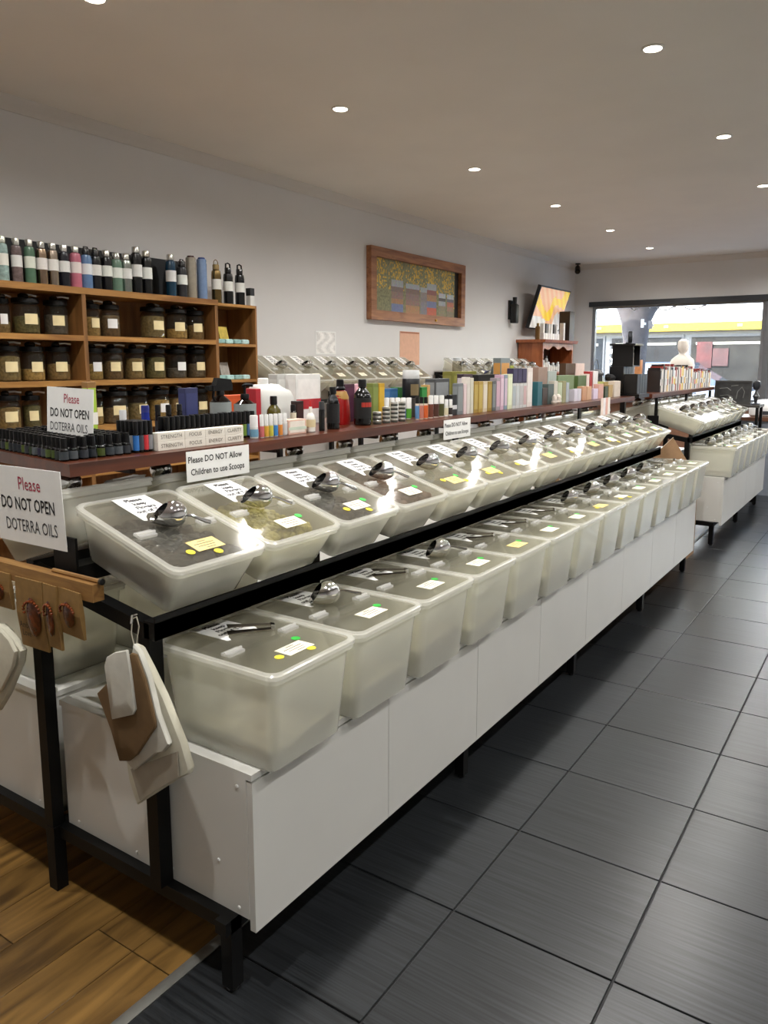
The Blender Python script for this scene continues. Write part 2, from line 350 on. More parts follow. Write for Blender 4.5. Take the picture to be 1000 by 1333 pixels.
def lumps(depth, bl, bw, level, r, count, seed, mat, squash=1., front=False):
    rnd = random.Random(seed); mb = MB()
    for k in range(count):
        t = level/depth; L = bl+(.35-bl)*t-.05; Wd = bw+(.27-bw)*t-.05
        x = rnd.uniform(-L/2, L/2); y = rnd.uniform(-Wd/2, Wd/2); z = level+.02*x/L*2+rnd.uniform(0, r*.7)
        n = 8; s = r*rnd.uniform(.8, 1.15); a = rnd.uniform(0, 3); prof = [(math.sin(q*math.pi/5), -math.cos(q*math.pi/5)) for q in range(6)]
        rings = []
        for rr, h in prof:
            ring = []
            for i in range(n):
                px, py, pz = s*max(rr, .02)*math.cos(2*math.pi*i/n)*squash, s*max(rr, .02)*math.sin(2*math.pi*i/n), s*h
                ring.append((x+px*math.cos(a)-py*math.sin(a), y+px*math.sin(a)+py*math.cos(a), min(z+pz, depth-.004)))
            rings.append(ring)
        mb.loft(rings)
    return mb.mesh('nuts', mat)
DIM = {'upper': (.14, .315, .245), 'lower': (.25, .325, .258)}
TM = {}
for k, (d, a, b) in DIM.items(): TM[k] = (tub_meshes(d, a, b), rim_mesh(d), lid_mesh(d, True), lid_mesh(d, False))
HEAPS = {}
def heap_for(kind, c, level, bump, mound, seed):
    key = (kind, c, level, bump, mound, seed)
    if key not in HEAPS:
        d, a, b = DIM[kind]; HEAPS[key] = heap(d, a, b, level, bump, seed, M(c, .6, 0, .35, 60, .4), mound=mound)
    return HEAPS[key]
def make_tub(kind, loc, rot, label, group, fill=None, price='#f1ead2', dots=(), notice=True, far=False):
    d = DIM[kind][0]; t = thing('bulk_food_tub', label, 'tub', loc, rot, group)
    tub, rim, lb, lf = TM[kind]
    link('tub', tub, t); link('lid_rim', rim, t); link('lid_back', lb, t); link('lid_flap', lf, t)
    for s in (-1, 1): link('hinge_clip', hinge_me, t, (.016, s*.10, d+.003))
    if notice:
        nm = link('notice', notice_me, t, (0, 0, d+.0045))
        if not far:
            for k, me in enumerate(notice_txt): link('notice_lettering', me, nm, (-.166+.0225*k, .002+.004*k, .001), (0, 0, math.pi/2))
    pl = link('price_label', price_me[price], t, (.116, .008, d+.0045))
    if not far: link('price_print', price_ln, pl, (0, 0, .001))
    for c, x, y in dots: link('sticker', dot_me[c], t, (x, y, d+.0045))
    if fill: link('contents', fill, t)
    return t
Y_, G_ = '#e6d11e', '#36c247'
DOTS = [((Y_, .135, -.058), (Y_, .160, .012)), ((G_, .094, .068),), ((Y_, .125, -.058), (Y_, .158, .02), (G_, .094, .07)), ((G_, .094, .07),), ((Y_, .10, -.055), (Y_, .14, .066), (G_, .088, .066)),
        ((Y_, .13, -.05), (Y_, .15, .03), (G_, .094, .07)), ((Y_, .12, -.058),), ((G_, .094, .07),)]
# ------------------------------------------------------------------ scoops and tongs (rest on the lids)
def scoop_proto():
    t = thing('metal_scoop', '', 'scoop'); n = 18; rings = []
    for k in range(12):
        ring = []
        for i in range(n):
            th = 2*math.pi*i/n; c = math.cos(th)          # c=1 : underside
            x0 = -.036-.018*c
            if k < 5: x = x0+(0-x0)*k/4.; rr = .028+.007*math.sin(k/4*math.pi/2)
            else: q = (k-4)/7*math.pi/2; x = .036*math.sin(q); rr = .035*math.cos(q)
            ring.append((x, max(rr, .0005)*math.sin(th), .035-max(rr, .0005)*c))
        rings.append(ring)
    inner = [[(p[0], p[1]*.95, .035+(p[2]-.035)*.95) for p in r] for r in reversed(rings[:9])]
    MB().loft(rings[::-1]+inner[::-1], True, True).build('bowl', CHROME, t)
    MB().tube([(.03, 0, .036), (.045, 0, .037), (.06, 0, .033), (.085, 0, .026), (.098, 0, .024)], [.004, .004, .0045, .006, .005]).build('handle', CHROME, t)
    return t
def tongs_proto():
    t = thing('serving_tongs', '', 'tongs')
    m = M('#9a9082', .25, .9, .1)
    for s, z in ((-1, .002), (1, .012)):
        b = MB(); b.loft([[(x, s*(.002+.10*abs(x-.055)*.0)+yy, z+zz+(.055-x)*.06*(1 if s > 0 else 0)) for yy, zz in ((-w, 0), (w, 0), (w, .0015), (-w, .0015))] for x, w in ((.055, .008), (.02, .009), (-.03, .011), (-.06, .014))]); b.build('arm', m, t)
    MB().loft([[(.052, y, z) for y, z in ((-.009, .001), (.009, .001), (.009, .016), (-.009, .016))], [(.062, y, z) for y, z in ((-.008, .002), (.008, .002), (.008, .014), (-.008, .014))]]).build('spring_joint', CHROME, t)
    return t
SCOOP, TONGS = scoop_proto(), tongs_proto(); _used = {'s': False, 't': False}
def on_lid(tub, kind, tool, x, y, ang, label, group):
    """place a tool on a lid; position follows the tub's own rotation"""
    k = 's' if tool is SCOOP else 't'
    bpy_m = Matrix.Translation(tub.location) @ tub.rotation_euler.to_matrix().to_4x4() @ Matrix.Translation((x, y, DIM[kind][0]+.0045)) @ Matrix.Rotation(ang, 4, 'Z')
    o = copy_tree(tool) if _used[k] else tool; _used[k] = True
    o.matrix_world = bpy_m; o.location = bpy_m.to_translation(); o.rotation_euler = bpy_m.to_euler()
    o['label'] = label; o['group'] = group; return o

# ------------------------------------------------------------------ display run: frame, cabinets, tubs
TILT = math.radians(17.4)
def upper_pose(y, xf=-1.355, zf=1.035, tilt=TILT, depth=.14, mirror=False):
    s = -1 if mirror else 1
    cx = -.2*math.cos(tilt); cz = .2*math.sin(tilt); dx = -math.sin(tilt)*depth; dz = -math.cos(tilt)*depth
    return ((xf+s*(cx+dx), y, zf+cz+dz), (0, tilt, math.pi if mirror else 0))
STEEL = M('#060606', .5, 0, .15, spec=.25)
def display_run(nm, Y0, n, legs, label, first):
    Y1 = Y0+n*PITCHY; near = Y0-.02
    r = thing('display_rack', label, 'rack', (-1.7, near, 0))
    def part(name, *b, mat=STEEL):
        m = MB(); m.box(b[0]+1.7, b[1]+1.7, b[2]-near, b[3]-near, b[4], b[5]); return m.build(name, mat, r, smooth=False)
    for y in legs:
        for x in (-1.245, -2.62):
            part('leg', x-.018, x+.018, y-.018, y+.018, .012, .165)
            m = MB().lathe([(.014, 0), (.016, .003), (.016, .009), (.008, .013)], 10, (x+1.7, y-near)); m.build('foot', M('#202022', .3, .3), r)
    ye = legs[-1]+.018
    for x in (-1.245, -1.93, -2.62): part('base_rail', x-.018, x+.018, near-.0, ye, .165, .2)
    for y in legs: part('cross_rail', -2.638, -1.227, y-.017, y+.017, .163, .199)
    # risers and sloping shelf frame
    y0 = near+.0
    zf, xf = .888, -1.452
    for i, y in enumerate(legs):
        yy = y0+.02 if i == 0 else y
        xr = -1.474 if i == 0 else -1.511; hw = .02 if i == 0 else .009
        part('riser', xr-hw, xr+hw, yy-.02, yy+.02, .0 if i else .2, zf+.01 if not i else .90)
        part('centre_post', -1.955, -1.917, yy-.018, yy+.018, .0 if i == 0 else .2, .945)
    m = MB().box(xf-.02+1.7, xf+.022+1.7, 0, Y1-near, zf-.028, zf+.016).box(xf+.018+1.7, xf+.022+1.7, 0, Y1-near, zf-.028, zf+.03); m.build('front_rail', STEEL, r, smooth=False)
    m = MB().box(-1.788+1.7, -1.725+1.7, 0, Y1-near, .955, .998); m.build('back_rail', STEEL, r, smooth=False)
    part('wall_side_rail', -2.122, -2.086, near+.1, Y1, .903, .9415)
    for i, y in enumerate(legs):
        yy = y0+.02 if i == 0 else y
        m = MB(); s = .10/.29
        m.loft([[(xf-.02+1.7, yy-near-.018, zf-.03), (xf-.02+1.7, yy-near+.018, zf-.03), (xf-.02+1.7, yy-near+.018, zf+.008), (xf-.02+1.7, yy-near-.018, zf+.008)],
                [(-1.95+1.7, yy-near-.018, .935), (-1.95+1.7, yy-near+.018, .935), (-1.95+1.7, yy-near+.018, .972), (-1.95+1.7, yy-near-.018, .972)]]); m.build('slope_rail', STEEL, r, smooth=False)
        if i:
            MB().loft([[(-1.94+1.7, yy-near+e_, z_) for e_, z_ in ((-.018, .935), (.018, .935), (.018, .972), (-.018, .972))], [(-2.12+1.7, yy-near+e_, z_) for e_, z_ in ((-.018, .868), (.018, .868), (.018, .904), (-.018, .904))]]).build('slope_rail', STEEL, r, smooth=False)
        if i == 0: part('end_plate', -1.81, -1.715, near-.008, near-.001, .965, 1.075)
    return r
rack1 = display_run('main', 1.175, 14, (1.19, 2.37, 3.51, 4.70, 5.80), 'long black steel frame under the tubs where paper bags hang', True)
rack2 = display_run('far', 6.785, 7, (6.80, 7.94, 9.05), 'black steel frame of the farther tub display near the window', False)
def cabinets(y0, n, dw, where):
    door_me = MB(); door_me.box(-.009, .009, -dw/2+.0015, dw/2-.0015, 0, .383); door_me = door_me.mesh('door', WHITE, False)
    for k in range(n//2):
        c = thing('low_cabinet', 'low white two-door cabinet, %s from the %s' % (ORD[k], where), 'cabinet', (-1.19, y0+dw*(2*k+1), .2), group='white cabinets under the tubs')
        b = MB(); w = dw
        b.box(-.29, -.002, -w, -w+.016, 0, .36).box(-.29, -.002, w-.016, w, 0, .36).box(-.29, -.002, -w+.016, w-.016, 0, .016).box(-.29, -.28, -w+.016, w-.016, .016, .36)
        b.build('body', WHITE, c, smooth=False)
        for s in (-1, 1): link('door', door_me, c, (.0075, s*dw/2, -.028))
        if k == 0:
            for xx, zz in ((-.03, .335), (-.035, .02), (-.27, .03), (-.1, .12)): MB().lathe([(.0045, 0), (.0045, .002), (.002, .003)], 8).build('screw_cap', PAPER, c, (xx, -w, zz), (math.pi/2, 0, 0))
    L = n*dw
    tag(MB().box(-1.495, -1.174, y0, y0+L, .56, .576).build('worktop', WHITE, smooth=False), 'long white laminate worktop carrying the lower tubs, starting by the %s' % where, 'worktop')
cabinets(1.2, 8, .573, 'hanging bags')
cabinets(6.81, 4, .573, 'cardboard carton')
def plain_cab(x0, x1, y0, y1, label):
    c = thing('low_cabinet', label, 'cabinet', ((x0+x1)/2, y0, .2)); h = (x1-x0)/2; L = y1-y0
    MB().box(-h, h, 0, .016, 0, .36).box(-h, h, L-.016, L, 0, .36).box(-h, -h+.016, .016, L-.016, 0, .36).box(h-.016, h, .016, L-.016, 0, .36).box(-h, h, .016, L-.016, 0, .016).build('body', WHITE, c, smooth=False)
    MB().box(-h-.004, h+.002, -.004, L, .36, .376).build('top', WHITE, c, smooth=False)
    for xx in (-h+.05, h-.08): MB().lathe([(.0045, 0), (.0045, .002), (.002, .003)], 8).build('screw_cap', PAPER, c, (xx, 0, .02), (math.pi/2, 0, 0))
plain_cab(-1.905, -1.523, 1.2, 5.78, 'narrow white cabinet between the two black posts, behind the bags')
plain_cab(-2.60, -1.965, 1.2, 5.78, 'white cabinet on the wall side of the post under the packets')
plain_cab(-2.60, -1.965, 6.81, 9.07, 'white cabinet on the wall side of the far tub display')

GREYS = ['#968f7c', '#9c9482', '#8c8674', '#a09a86', '#928872', '#a8a28e']
FILL = {0: ('#141210', .085, .008, .03), 1: ('#9a9468', .075, .003, .02), 2: ('#1f1d1c', .078, .007, .02), 3: ('#5a4030', .085, .004, .02)}
TOOLS_LOW = 'tstsstttsssssssss'
LOWTOOL = ['t', 's', 't', 's', 't', 't', 't', 's', 's', 's', 's', 's', 't', 't']
def fill_run(Y0u, Y0l, n, where, main):
    for k in range(n):
        yu = Y0u+PITCHY*(k+.5)
        c = FILL.get(k) if main else None
        hp = heap_for('upper', *(c if c else (GREYS[k % 6], .05+.01*(k % 3), .003, .015)), k if c else k % 3)
        loc, rot = upper_pose(yu)
        t = make_tub('upper', loc, rot, ('%s sloping lidded tub from the %s' % (ORD[k], where)) if k not in FILL or not main else
                     'sloping lidded tub of %s, %s from the hanging bags' % (('black dried fruit', 'pale green-yellow balls', 'dark chunks', 'brown nuts')[k], ORD[k]),
                     'sloping tubs by the '+where, hp, ('#ecd389' if (k == 0 or k in (4, 5, 7, 9)) else '#f1ead2') if main else '#efefe9', DOTS[k % 8] if main or k % 2 else (), True, not main and False)
        if main and k == 1: o = link('nuts', lumps(.14, .315, .245, .092, .0105, 420, 3, M('#bdb56c', .45, 0, .15, 40)), t); o['kind'] = 'stuff'
        if main and k == 3: o = link('nuts', lumps(.14, .315, .245, .1, .012, 330, 5, M('#6b4a35', .5, 0, .3, 40), 1.4), t); o['kind'] = 'stuff'
        if main and k == 0: o = link('nuts', lumps(.14, .315, .245, .09, .019, 110, 9, M('#12100e', .4, 0, .3, 40), 1.6), t); o['kind'] = 'stuff'
        if main and k == 2: o = link('nuts', lumps(.14, .315, .245, .084, .014, 200, 11, M('#1d1b1b', .45, 0, .3, 40), 1.3), t); o['kind'] = 'stuff'
        on_lid(t, 'upper', SCOOP, .0, -.006, math.radians(52), 'shiny metal scoop lying on the %s sloping tub from the %s' % (ORD[k], where), 'scoops on the sloping tubs by the '+where)
        yl = Y0l+PITCHY*(k+.5)
        t = make_tub('lower', (-1.295, yl, .576), (0, 0, 0), 'deep upright lidded tub on the worktop, %s from the %s' % (ORD[k], where), 'deep tubs by the '+where,
                     heap_for('lower', GREYS[(k*2) % 6], .06+.02*(k % 3), .004, .01, k % 3), ('#ecd389' if k in (4, 7) else '#f1ead2') if main else '#efefe9', DOTS[(0, 1, 7, 1, 3, 1, 1, 6)[k % 8]] if k else ((Y_, .125, -.058), (Y_, .15, .03), (G_, .075, .06)))
        tl = LOWTOOL[k] if main else 's'
        if tl == 's': on_lid(t, 'lower', SCOOP, -.03, .0, math.radians(48), 'shiny metal scoop lying on the %s deep tub from the %s' % (ORD[k], where), 'scoops on the deep tubs by the '+where)
        else: on_lid(t, 'lower', TONGS, -.055, .035, math.radians(52), 'metal tongs lying on the %s deep tub from the %s' % (ORD[k], where), 'tongs on the deep tubs by the '+where)
fill_run(1.155, 1.195, 14, 'hanging bags', True)
fill_run(6.775, 6.812, 7, 'cardboard carton', False)
# wall-side tubs of the double display: only their raised backs and scoops show under the shelf
for k in range(14):
    y = 1.16+PITCHY*(k+.5); loc, rot = upper_pose(y, -1.80-.3817, 1.185-.1196, TILT, .14, True)
    t = make_tub('upper', loc, rot, 'tub sloping away toward the wall under the red shelf, %s from the posted oil sign' % ORD[k], 'tubs sloping away under the red shelf', heap_for('upper', GREYS[k % 6], .05+.01*(k % 3), .003, .015, k % 3))
    on_lid(t, 'upper', SCOOP, -.062, .03, math.radians(150), 'scoop under the red shelf on the %s tub from the posted oil sign' % ORD[k], 'scoops under the red shelf')
for k in range(3):
    y = 1.20+PITCHY*(k+.5)
    make_tub('lower', (-2.20, y, .576), (0, 0, math.pi), 'deep tub on the wall side behind the jewellery packets, %s from the frame end' % ORD[k], 'deep tubs on the wall side', heap_for('lower', GREYS[k % 6], .08, .004, .01, k % 3))
for k in range(7):
    y = 6.79+PITCHY*(k+.5); loc, rot = upper_pose(y, -1.80-.3817, 1.185-.1196, TILT, .14, True)
    t = make_tub('upper', loc, rot, 'tub sloping away under the white-lit far shelf, %s from the black bottle stand' % ORD[k], 'tubs sloping away under the far shelf', heap_for('upper', GREYS[k % 6], .05, .003, .015, k % 3))
    on_lid(t, 'upper', SCOOP, -.062, .03, math.radians(150), 'scoop under the far shelf on the %s tub from the black bottle stand' % ORD[k], 'scoops under the far shelf')
# ------------------------------------------------------------------ tub racks along the left wall
WT = math.radians(31)
def wall_rack(Y0, n, label, where):
    r = thing('wall_rack', label, 'rack', (-4.3, Y0, 0)); L = n*PITCHY
    for y in (.03, L/2, L-.03):
        for x in (-.14, .2): MB().box(x-.018, x+.018, y-.018, y+.018, 0, 1.4 if x < 0 else 1.18).build('post', STEEL, r, smooth=False)
        MB().loft([[(-.14, y-.018, 1.375), (-.14, y+.018, 1.375), (-.14, y+.018, 1.41), (-.14, y-.018, 1.41)], [(.24, y-.018, 1.14), (.24, y+.018, 1.14), (.24, y+.018, 1.175), (.24, y-.018, 1.175)]]).build('slope_rail', STEEL, r, smooth=False)
    MB().box(.205, .245, 0, L, 1.185, 1.215).build('front_rail', STEEL, r, smooth=False)
    MB().box(-.16, -.12, 0, L, 1.385, 1.42).build('back_rail', STEEL, r, smooth=False)
    for k in range(n):
        loc, rot = upper_pose(Y0+PITCHY*(k+.5), -4.01, 1.372, WT)
        t = make_tub('upper', loc, rot, 'steep sloping tub on the wall rack %s, %s from its jar-shelf end' % (where, ORD[k]), 'wall rack tubs '+where, heap_for('upper', GREYS[(k+1) % 6], .05, .003, .01, k % 3), '#f1ead2', (), True)
        on_lid(t, 'upper', SCOOP, .0, -.006, math.radians(52), 'scoop on wall rack tub %s, %s from its jar-shelf end' % (where, ORD[k]), 'wall rack scoops '+where)
    return r
wall_rack(4.585, 7, 'black steel wall rack below the two posted papers', 'below the posted papers')
wall_rack(7.68, 7, 'black steel wall rack beside the timber hutch', 'beside the timber hutch')

# ------------------------------------------------------------------ product makers
def lpatch(mb, r, z0, z1, a0, a1, n=10):
    rings = []
    for i in range(n+1):
        a = math.radians(a0+(a1-a0)*i/n); c, s = math.cos(a), math.sin(a)
        rings.append([(r*c, r*s, z0), ((r+.0008)*c, (r+.0008)*s, z0), ((r+.0008)*c, (r+.0008)*s, z1), (r*c, r*s, z1)])
    return mb.loft(rings)
_pc = {}
def bottle_parts(r, h, neck, cap_h, cap_r, body, cap, lab, lab_rng=(.15, .6), shoulder=.16, arc=(-130, 60), n=14):
    """list of (part name, mesh) of a round bottle with a cap and a label"""
    k = (round(r, 3), round(h, 2), neck, cap_h, cap_r, body.name, cap.name, lab.name if lab else None, lab_rng, shoulder, arc)
    if k in _pc: return _pc[k]
    bh = h-cap_h; sh = bh*shoulder
    out = [('body', MB().lathe([(r*.9, 0), (r, r*.12), (r, bh-sh-.012*(neck < .9)), (r*.93, bh-sh*.7), (r*(neck+.25) if neck < .7 else r*.97, bh-sh*.35), (r*neck, bh-sh*.1), (r*neck, bh)], n).mesh('body', body)),
           ('cap', MB().lathe([(r*cap_r, bh-.002), (r*cap_r, h-.004), (r*cap_r*.9, h), (0, h)], n).mesh('cap', cap))]
    if lab: out.append(('label', lpatch(MB(), r, h*lab_rng[0], h*lab_rng[1], *arc).mesh('label', lab)))
    _pc[k] = out; return out
def put(name, cat, label, parts, loc, rz=0., group=None, rot=None):
    t = thing(name, label, cat, loc, rot or (0, 0, rz), group)
    for nme, me in parts: link(nme, me, t)
    return t
def carton_parts(w, d, h, body, face=None, stripe=None):
    """box standing with its front to +x: w along y, d along x"""
    m = MB(); rbox(m, d, w, 0, h, .0015, e=.001); out = [('box', m.mesh('box', body, False))]
    if face: out.append(('front_print', MB().box(d/2, d/2+.0006, -w*.42, w*.42, h*.12, h*.9).box(-d*.42, d*.42, -w/2-.0006, -w/2, h*.12, h*.9).mesh('front_print', face, False)))
    if stripe: out.append(('band', MB().box(d/2+.0006, d/2+.0012, -w*.5, w*.5, h*.3, h*.5).mesh('band', stripe, False)))
    return out
SZ = 1.257   # top of the red shelf
def span(p0, p1, x, pt, z0=SZ):
    """width along y, centre y and height of something standing on plane x between two pixel columns"""
    y0, y1 = ypx(p0, x), ypx(p1, x); z = hit((p0+p1)/2, pt, 0, x).z
    return y1-y0, (y0+y1)/2, max(z-z0, .01)
def round_at(p0, p1, x):
    """centre y and radius of a round thing whose front touches plane x and that fills the pixel columns p0..p1"""
    pm = (p0+p1)/2; P = hit(pm, 600-.12*pm, 0, x); dep = (P-Vector((0, 0, EYE))).dot(_f)
    ang = math.atan((pm-500)/FPX); r = (p1-p0)/2*dep/FPX*math.cos(ang)*.98
    return ypx(pm, x-r), r
def carton(p0, p1, pt, x, col, label, face=None, stripe=None, d=.045, z0=SZ, name='carton', cat='carton', rz=0., group=None):
    w, y, h = span(p0, p1, x, pt, z0)
    return put(name, cat, label, carton_parts(w-.002, d, h, M(col, .5, 0, .05), M(face, .5, 0, .05) if face else None, M(stripe, .5) if stripe else None), (x-d/2, y, z0), rz, group)
def bottle(p0, p1, pt, x, body, cap, lab, label, neck=.45, cap_h=.03, cap_r=.5, z0=SZ, name='bottle', cat='bottle', lab_rng=(.15, .6), shoulder=.2, group=None, bm=None, arc=(-130, 60)):
    w, y, h = span(p0, p1, x, pt, z0); y, r = round_at(p0, p1, x)
    return put(name, cat, label, bottle_parts(r, h, neck, cap_h, cap_r, bm or M(body, .18, 0, .08), M(cap, .3, 0, .05), M(lab, .55, 0, .05) if lab else None, lab_rng, shoulder, arc), (x-r, y, z0), 0, group)

# ------------------------------------------------------------------ red timber shelf along the ridge
sh = MB(); SX0, SX1 = -2.30, -1.775
sh.prism([(SX1, 1.185), (SX1, 3.60), (SX0, 3.60), (SX0, 1.27)], 'z', SZ-.034, SZ)
for yy_ in (3.28, 5.0): rk = MB().box(-.091, -.078, yy_-1.155-.02, yy_-1.155+.02, .95, 1.222).build('shelf_post', STEEL, rack1, smooth=False)
s1 = thing('ridge_shelf', 'long red-brown timber shelf crowded with oils and bottles, nearest the posted signs', 'shelf', (-2.06, 1.2, SZ-.034))
MB().prism([(SX1+2.06, -.015), (SX1+2.06, 2.405), (SX0+2.06, 2.405), (SX0+2.06, .07)], 'z', 0, .034).build('board', REDW, s1, smooth=False)
for y in (1.16+PITCHY*k_-.01-1.2 for k_ in (1, 3, 5, 7)): MB().box(-.13, .15, y, y+.02, -.035, 0).build('bracket', M('#3a1a0e', .5, 0, .1), s1, smooth=False)
s2 = thing('ridge_shelf', 'red-brown timber shelf carrying rows of tall boxes before the black stand', 'shelf', (-2.06, 3.606, SZ-.034))
MB().box(SX0+2.06, SX1+2.06, 0, 2.63, 0, .034).build('board', REDW, s2, smooth=False)
for y in (1.16+PITCHY*k_-.01-3.606 for k_ in (8, 10, 12, 14)): MB().box(-.13, .15, y, y+.02, -.035, 0).build('bracket', M('#3a1a0e', .5, 0, .1), s2, smooth=False)
s3 = thing('ridge_shelf', 'pale-lit timber shelf with books beside the black stand near the window', 'shelf', (-2.06, 6.75, SZ-.034))
MB().box(SX0+2.06, SX1+2.06, 0, 2.95, 0, .034).build('board', REDW, s3, smooth=False)
for y in (.1, 1.2, 2.3): MB().box(.283, .305, y, y+.03, -.222, 0).build('shelf_leg', STEEL, s3, smooth=False)

# ------------------------------------------------------------------ signs
REDINK = M('#a4324a', .7)
def sign(name, label, w, h, lines, loc, rot, cat='sign', th=.002):
    t = thing(name, label, cat, loc, rot)
    MB().box(-w/2, w/2, 0, th, 0, h).build('sheet', PAPER, t, smooth=False)
    for s, size, z, x, mat, sx, bold in lines: link('lettering', text_mesh(s, size, mat, sx, bold), t, (x, -.0006, z), (math.pi/2, 0, 0))
    return t
sign('shelf_sign', 'large white oil sign hanging down from the shelf end', .30, .208,
     [('Please', .050, .163, .012, REDINK, .8, .0002), ('DO NOT OPEN', .048, .107, -.004, INK, .72, .0008), ('DOTERRA OILS', .048, .048, .004, M('#3a3a3e', .7), .70, 0)], (-1.897, 1.142, 1.037), (math.radians(2), 0, math.radians(1)))
sign('shelf_sign', 'smaller white oil sign standing among the oil bottles', .222, .158,
     [('Please', .038, .125, .01, REDINK, .8, .0002), ('DO NOT OPEN', .036, .082, 0, INK, .76, .0006), ('DOTERRA OILS', .036, .041, -.004, M('#3a3a3e', .7), .74, 0)], (-2.03, 1.36, SZ+.03), (math.radians(-3), math.radians(1.5), 0))
for o in COL.objects:
    if o.get('label') == 'smaller white oil sign standing among the oil bottles': MB().box(-.075, .075, -.004, .008, -.031, .004).build('stand', CAP, o, smooth=False)
for (y, lab) in ((1.71, 'white sign about children and scoops hanging below the white word cartons'), (3.28, 'white sign about children and scoops hanging below the stacked tins')):
    sign('shelf_sign', lab, .268, .093, [('Please DO NOT Allow', .0275, .066, -.014, INK, .88, .0004), ('Children to use Scoops', .0275, .028, -.004, INK, .88, .0004)], (-1.7732, y, SZ-.098), (0, 0, math.pi/2))

# ------------------------------------------------------------------ essential oil bottles at the shelf end
def vial_set(h, r, lab): return bottle_parts(r, h, .55, h*.42, .72, BLACKG, CAP, M(lab, .5, 0, .1), (.08, .42), .3, (-95, 40), 10)
VCOL = ['#343b40', '#262b2a', '#42501f', '#40474d', '#20262c', '#4c5a24', '#2c3036', '#2a3826', '#4c5256', '#26233a']
VL = 'small black-capped oil bottle packed in the crowd around the oil signs'
k = 0
for i in range(16):
    for j in range(8):
        x = -1.845-.0285*i; y = 1.215+.0285*j+(.083*(-1.82-x)/.48)+.0
        if j == 3 and -2.16 < x < -1.90: continue
        if abs(y-1.36) < .018 and -2.15 < x < -1.91: continue
        put('oil_bottle', 'bottle', VL, vial_set(.062, .0125, VCOL[(i*3+j*7+k) % 10]), (x+random.uniform(-.001, .001), y+random.uniform(-.001, .001), SZ), random.uniform(-.6, .3), 'small oil bottles around the oil signs'); k += 1
RL = 'slim black-capped roller bottle in the row beside the oil bottles'
RC = ['#2f6fb8', '#3a3f48', '#c8333a', '#8c8f92', '#4d3a70', '#c46a90', '#b8b03a', '#b8632e', '#7aa03a', '#6f8f3a', '#b06a3a', '#4a6fa0', '#9a9a9a', '#6a4a90', '#5a7fb0', '#b04a2a', '#5a4a80', '#b03a3a', '#4a6090', '#a03a3a', '#3a5a90', '#7a2a3a', '#4a6a90']
for i in range(4):
    y = 1.4525+.017*i
    for j in range(5): put('roller_bottle', 'bottle', RL, bottle_parts(.0082, .092, .9, .035, .98, BLACKG, CAP, M(RC[(i+j*3) % 23], .45, 0, .1), (.08, .55), .04, (-150, 70), 10), (-1.845-.0185*j, y, SZ), 0, 'roller bottles beside the oil bottles')
for i in range(19):
    for j in range(2):
        if j and i % 3 == 2: continue
        put('roller_bottle', 'bottle', 'slim black-capped roller bottle standing behind the white word cartons', bottle_parts(.0095, .092, .9, .036, .98, BLACKG, CAP, M(RC[(i*2+j) % 23], .45, 0, .1), (.08, .52), .04, (-150, 70), 10), (-1.915-.028*j, 1.628+.0213*i, SZ), 0, 'roller bottles behind the word cartons')
for j in range(2):
    for i, wd in enumerate(('STRENGTH', 'FOCUS', 'ENERGY', 'CLARITY')):
        wds = (.105, .085, .085, .085); y = 1.515+sum(wds[:i])+wds[i]/2
        t = put('word_carton', 'carton', 'white carton reading %s in the %s layer' % (wd, ('bottom', 'top')[j]), carton_parts(wds[i]-.001, .03, .027, M('#e4dfd3', .5, 0, .02)), (-1.84, y, SZ+.027*j))
        link('lettering', text_mesh(wd, .0165, M('#6a6459', .7), 1.0, .0), t, (.0156, 0, .0135), (math.pi/2, 0, math.pi/2))

# ------------------------------------------------------------------ bottles and boxes on the first shelf board
A, B, Cc, Dd = -1.85, -1.93, -2.03, -2.14
carton(243, 260, 505, -1.99, '#2b2f55', 'dark blue tall carton between roller bottles and spray bottle', '#343a68', d=.035)
bottle(185, 197, 528, -1.99, '#1c2a80', '#1c2470', None, 'small royal blue jar behind the roller bottles', .9, .02, .95, name='cosmetic_jar', cat='jar')
bottle(156, 168, 534, -1.97, '#141416', '#c9c9cb', None, 'black pump bottle with silver cap behind the roller bottles', .8, .03, .8)
for p in (203, 217, 231): bottle(p, p+8, 527, -1.99, '#15110f', '#0c0c0c', '#2a2a2c', 'black-lidded small bottle standing behind the roller bottles', .8, .02, .95, group='small bottles behind the rollers')
carton(118, 130, 497, -2.2, '#8f6a3c', 'brown snack pouch with green and white print behind oil sign', '#a9c94a', '#f0efe6', d=.03, name='snack_pouch', cat='pouch')
# amber trigger spray and pump bottle
AMB = M('#120a07', .08, 0, .2)
def trigger(p0, p1, pt, x, label):
    w, y, h = span(p0, p1, x, pt); y, r = round_at(p0, p1, x)
    t = thing('spray_bottle', label, 'bottle', (x-r, y, SZ)); bh = h*.78
    for n_, me in bottle_parts(r, bh, .32, .012, .4, AMB, CAP, M('#8f9694', .5, 0, .05), (.1, .76), .22): link(n_, me, t)
    q = MB().box(-.012, .012, -.045, .05, bh, bh+.02).box(-.01, .01, -.062, -.045, bh+.004, bh+.018)
    q.loft([[(-.012, -.03, bh+.02), (.012, -.03, bh+.02), (.012, .05, bh+.02), (-.012, .05, bh+.02)], [(-.01, -.02, h), (.01, -.02, h), (.01, .045, h-.006), (-.01, .045, h-.006)]]); q.build('spray_head', CAP, t)
    MB().tube([(0, -.03, bh+.004), (0, -.035, bh-.02), (0, -.025, bh-.045)], .005).build('trigger', CAP, t)
trigger(274, 303, 492, -1.97, 'dark amber trigger spray bottle with grey label')
w, y, h = span(305, 335, -1.97, 500); y, r = round_at(305, 335, -1.97)
t = thing('pump_bottle', 'dark amber pump bottle with grey label beside trigger spray', 'bottle', (-1.97-r, y, SZ))
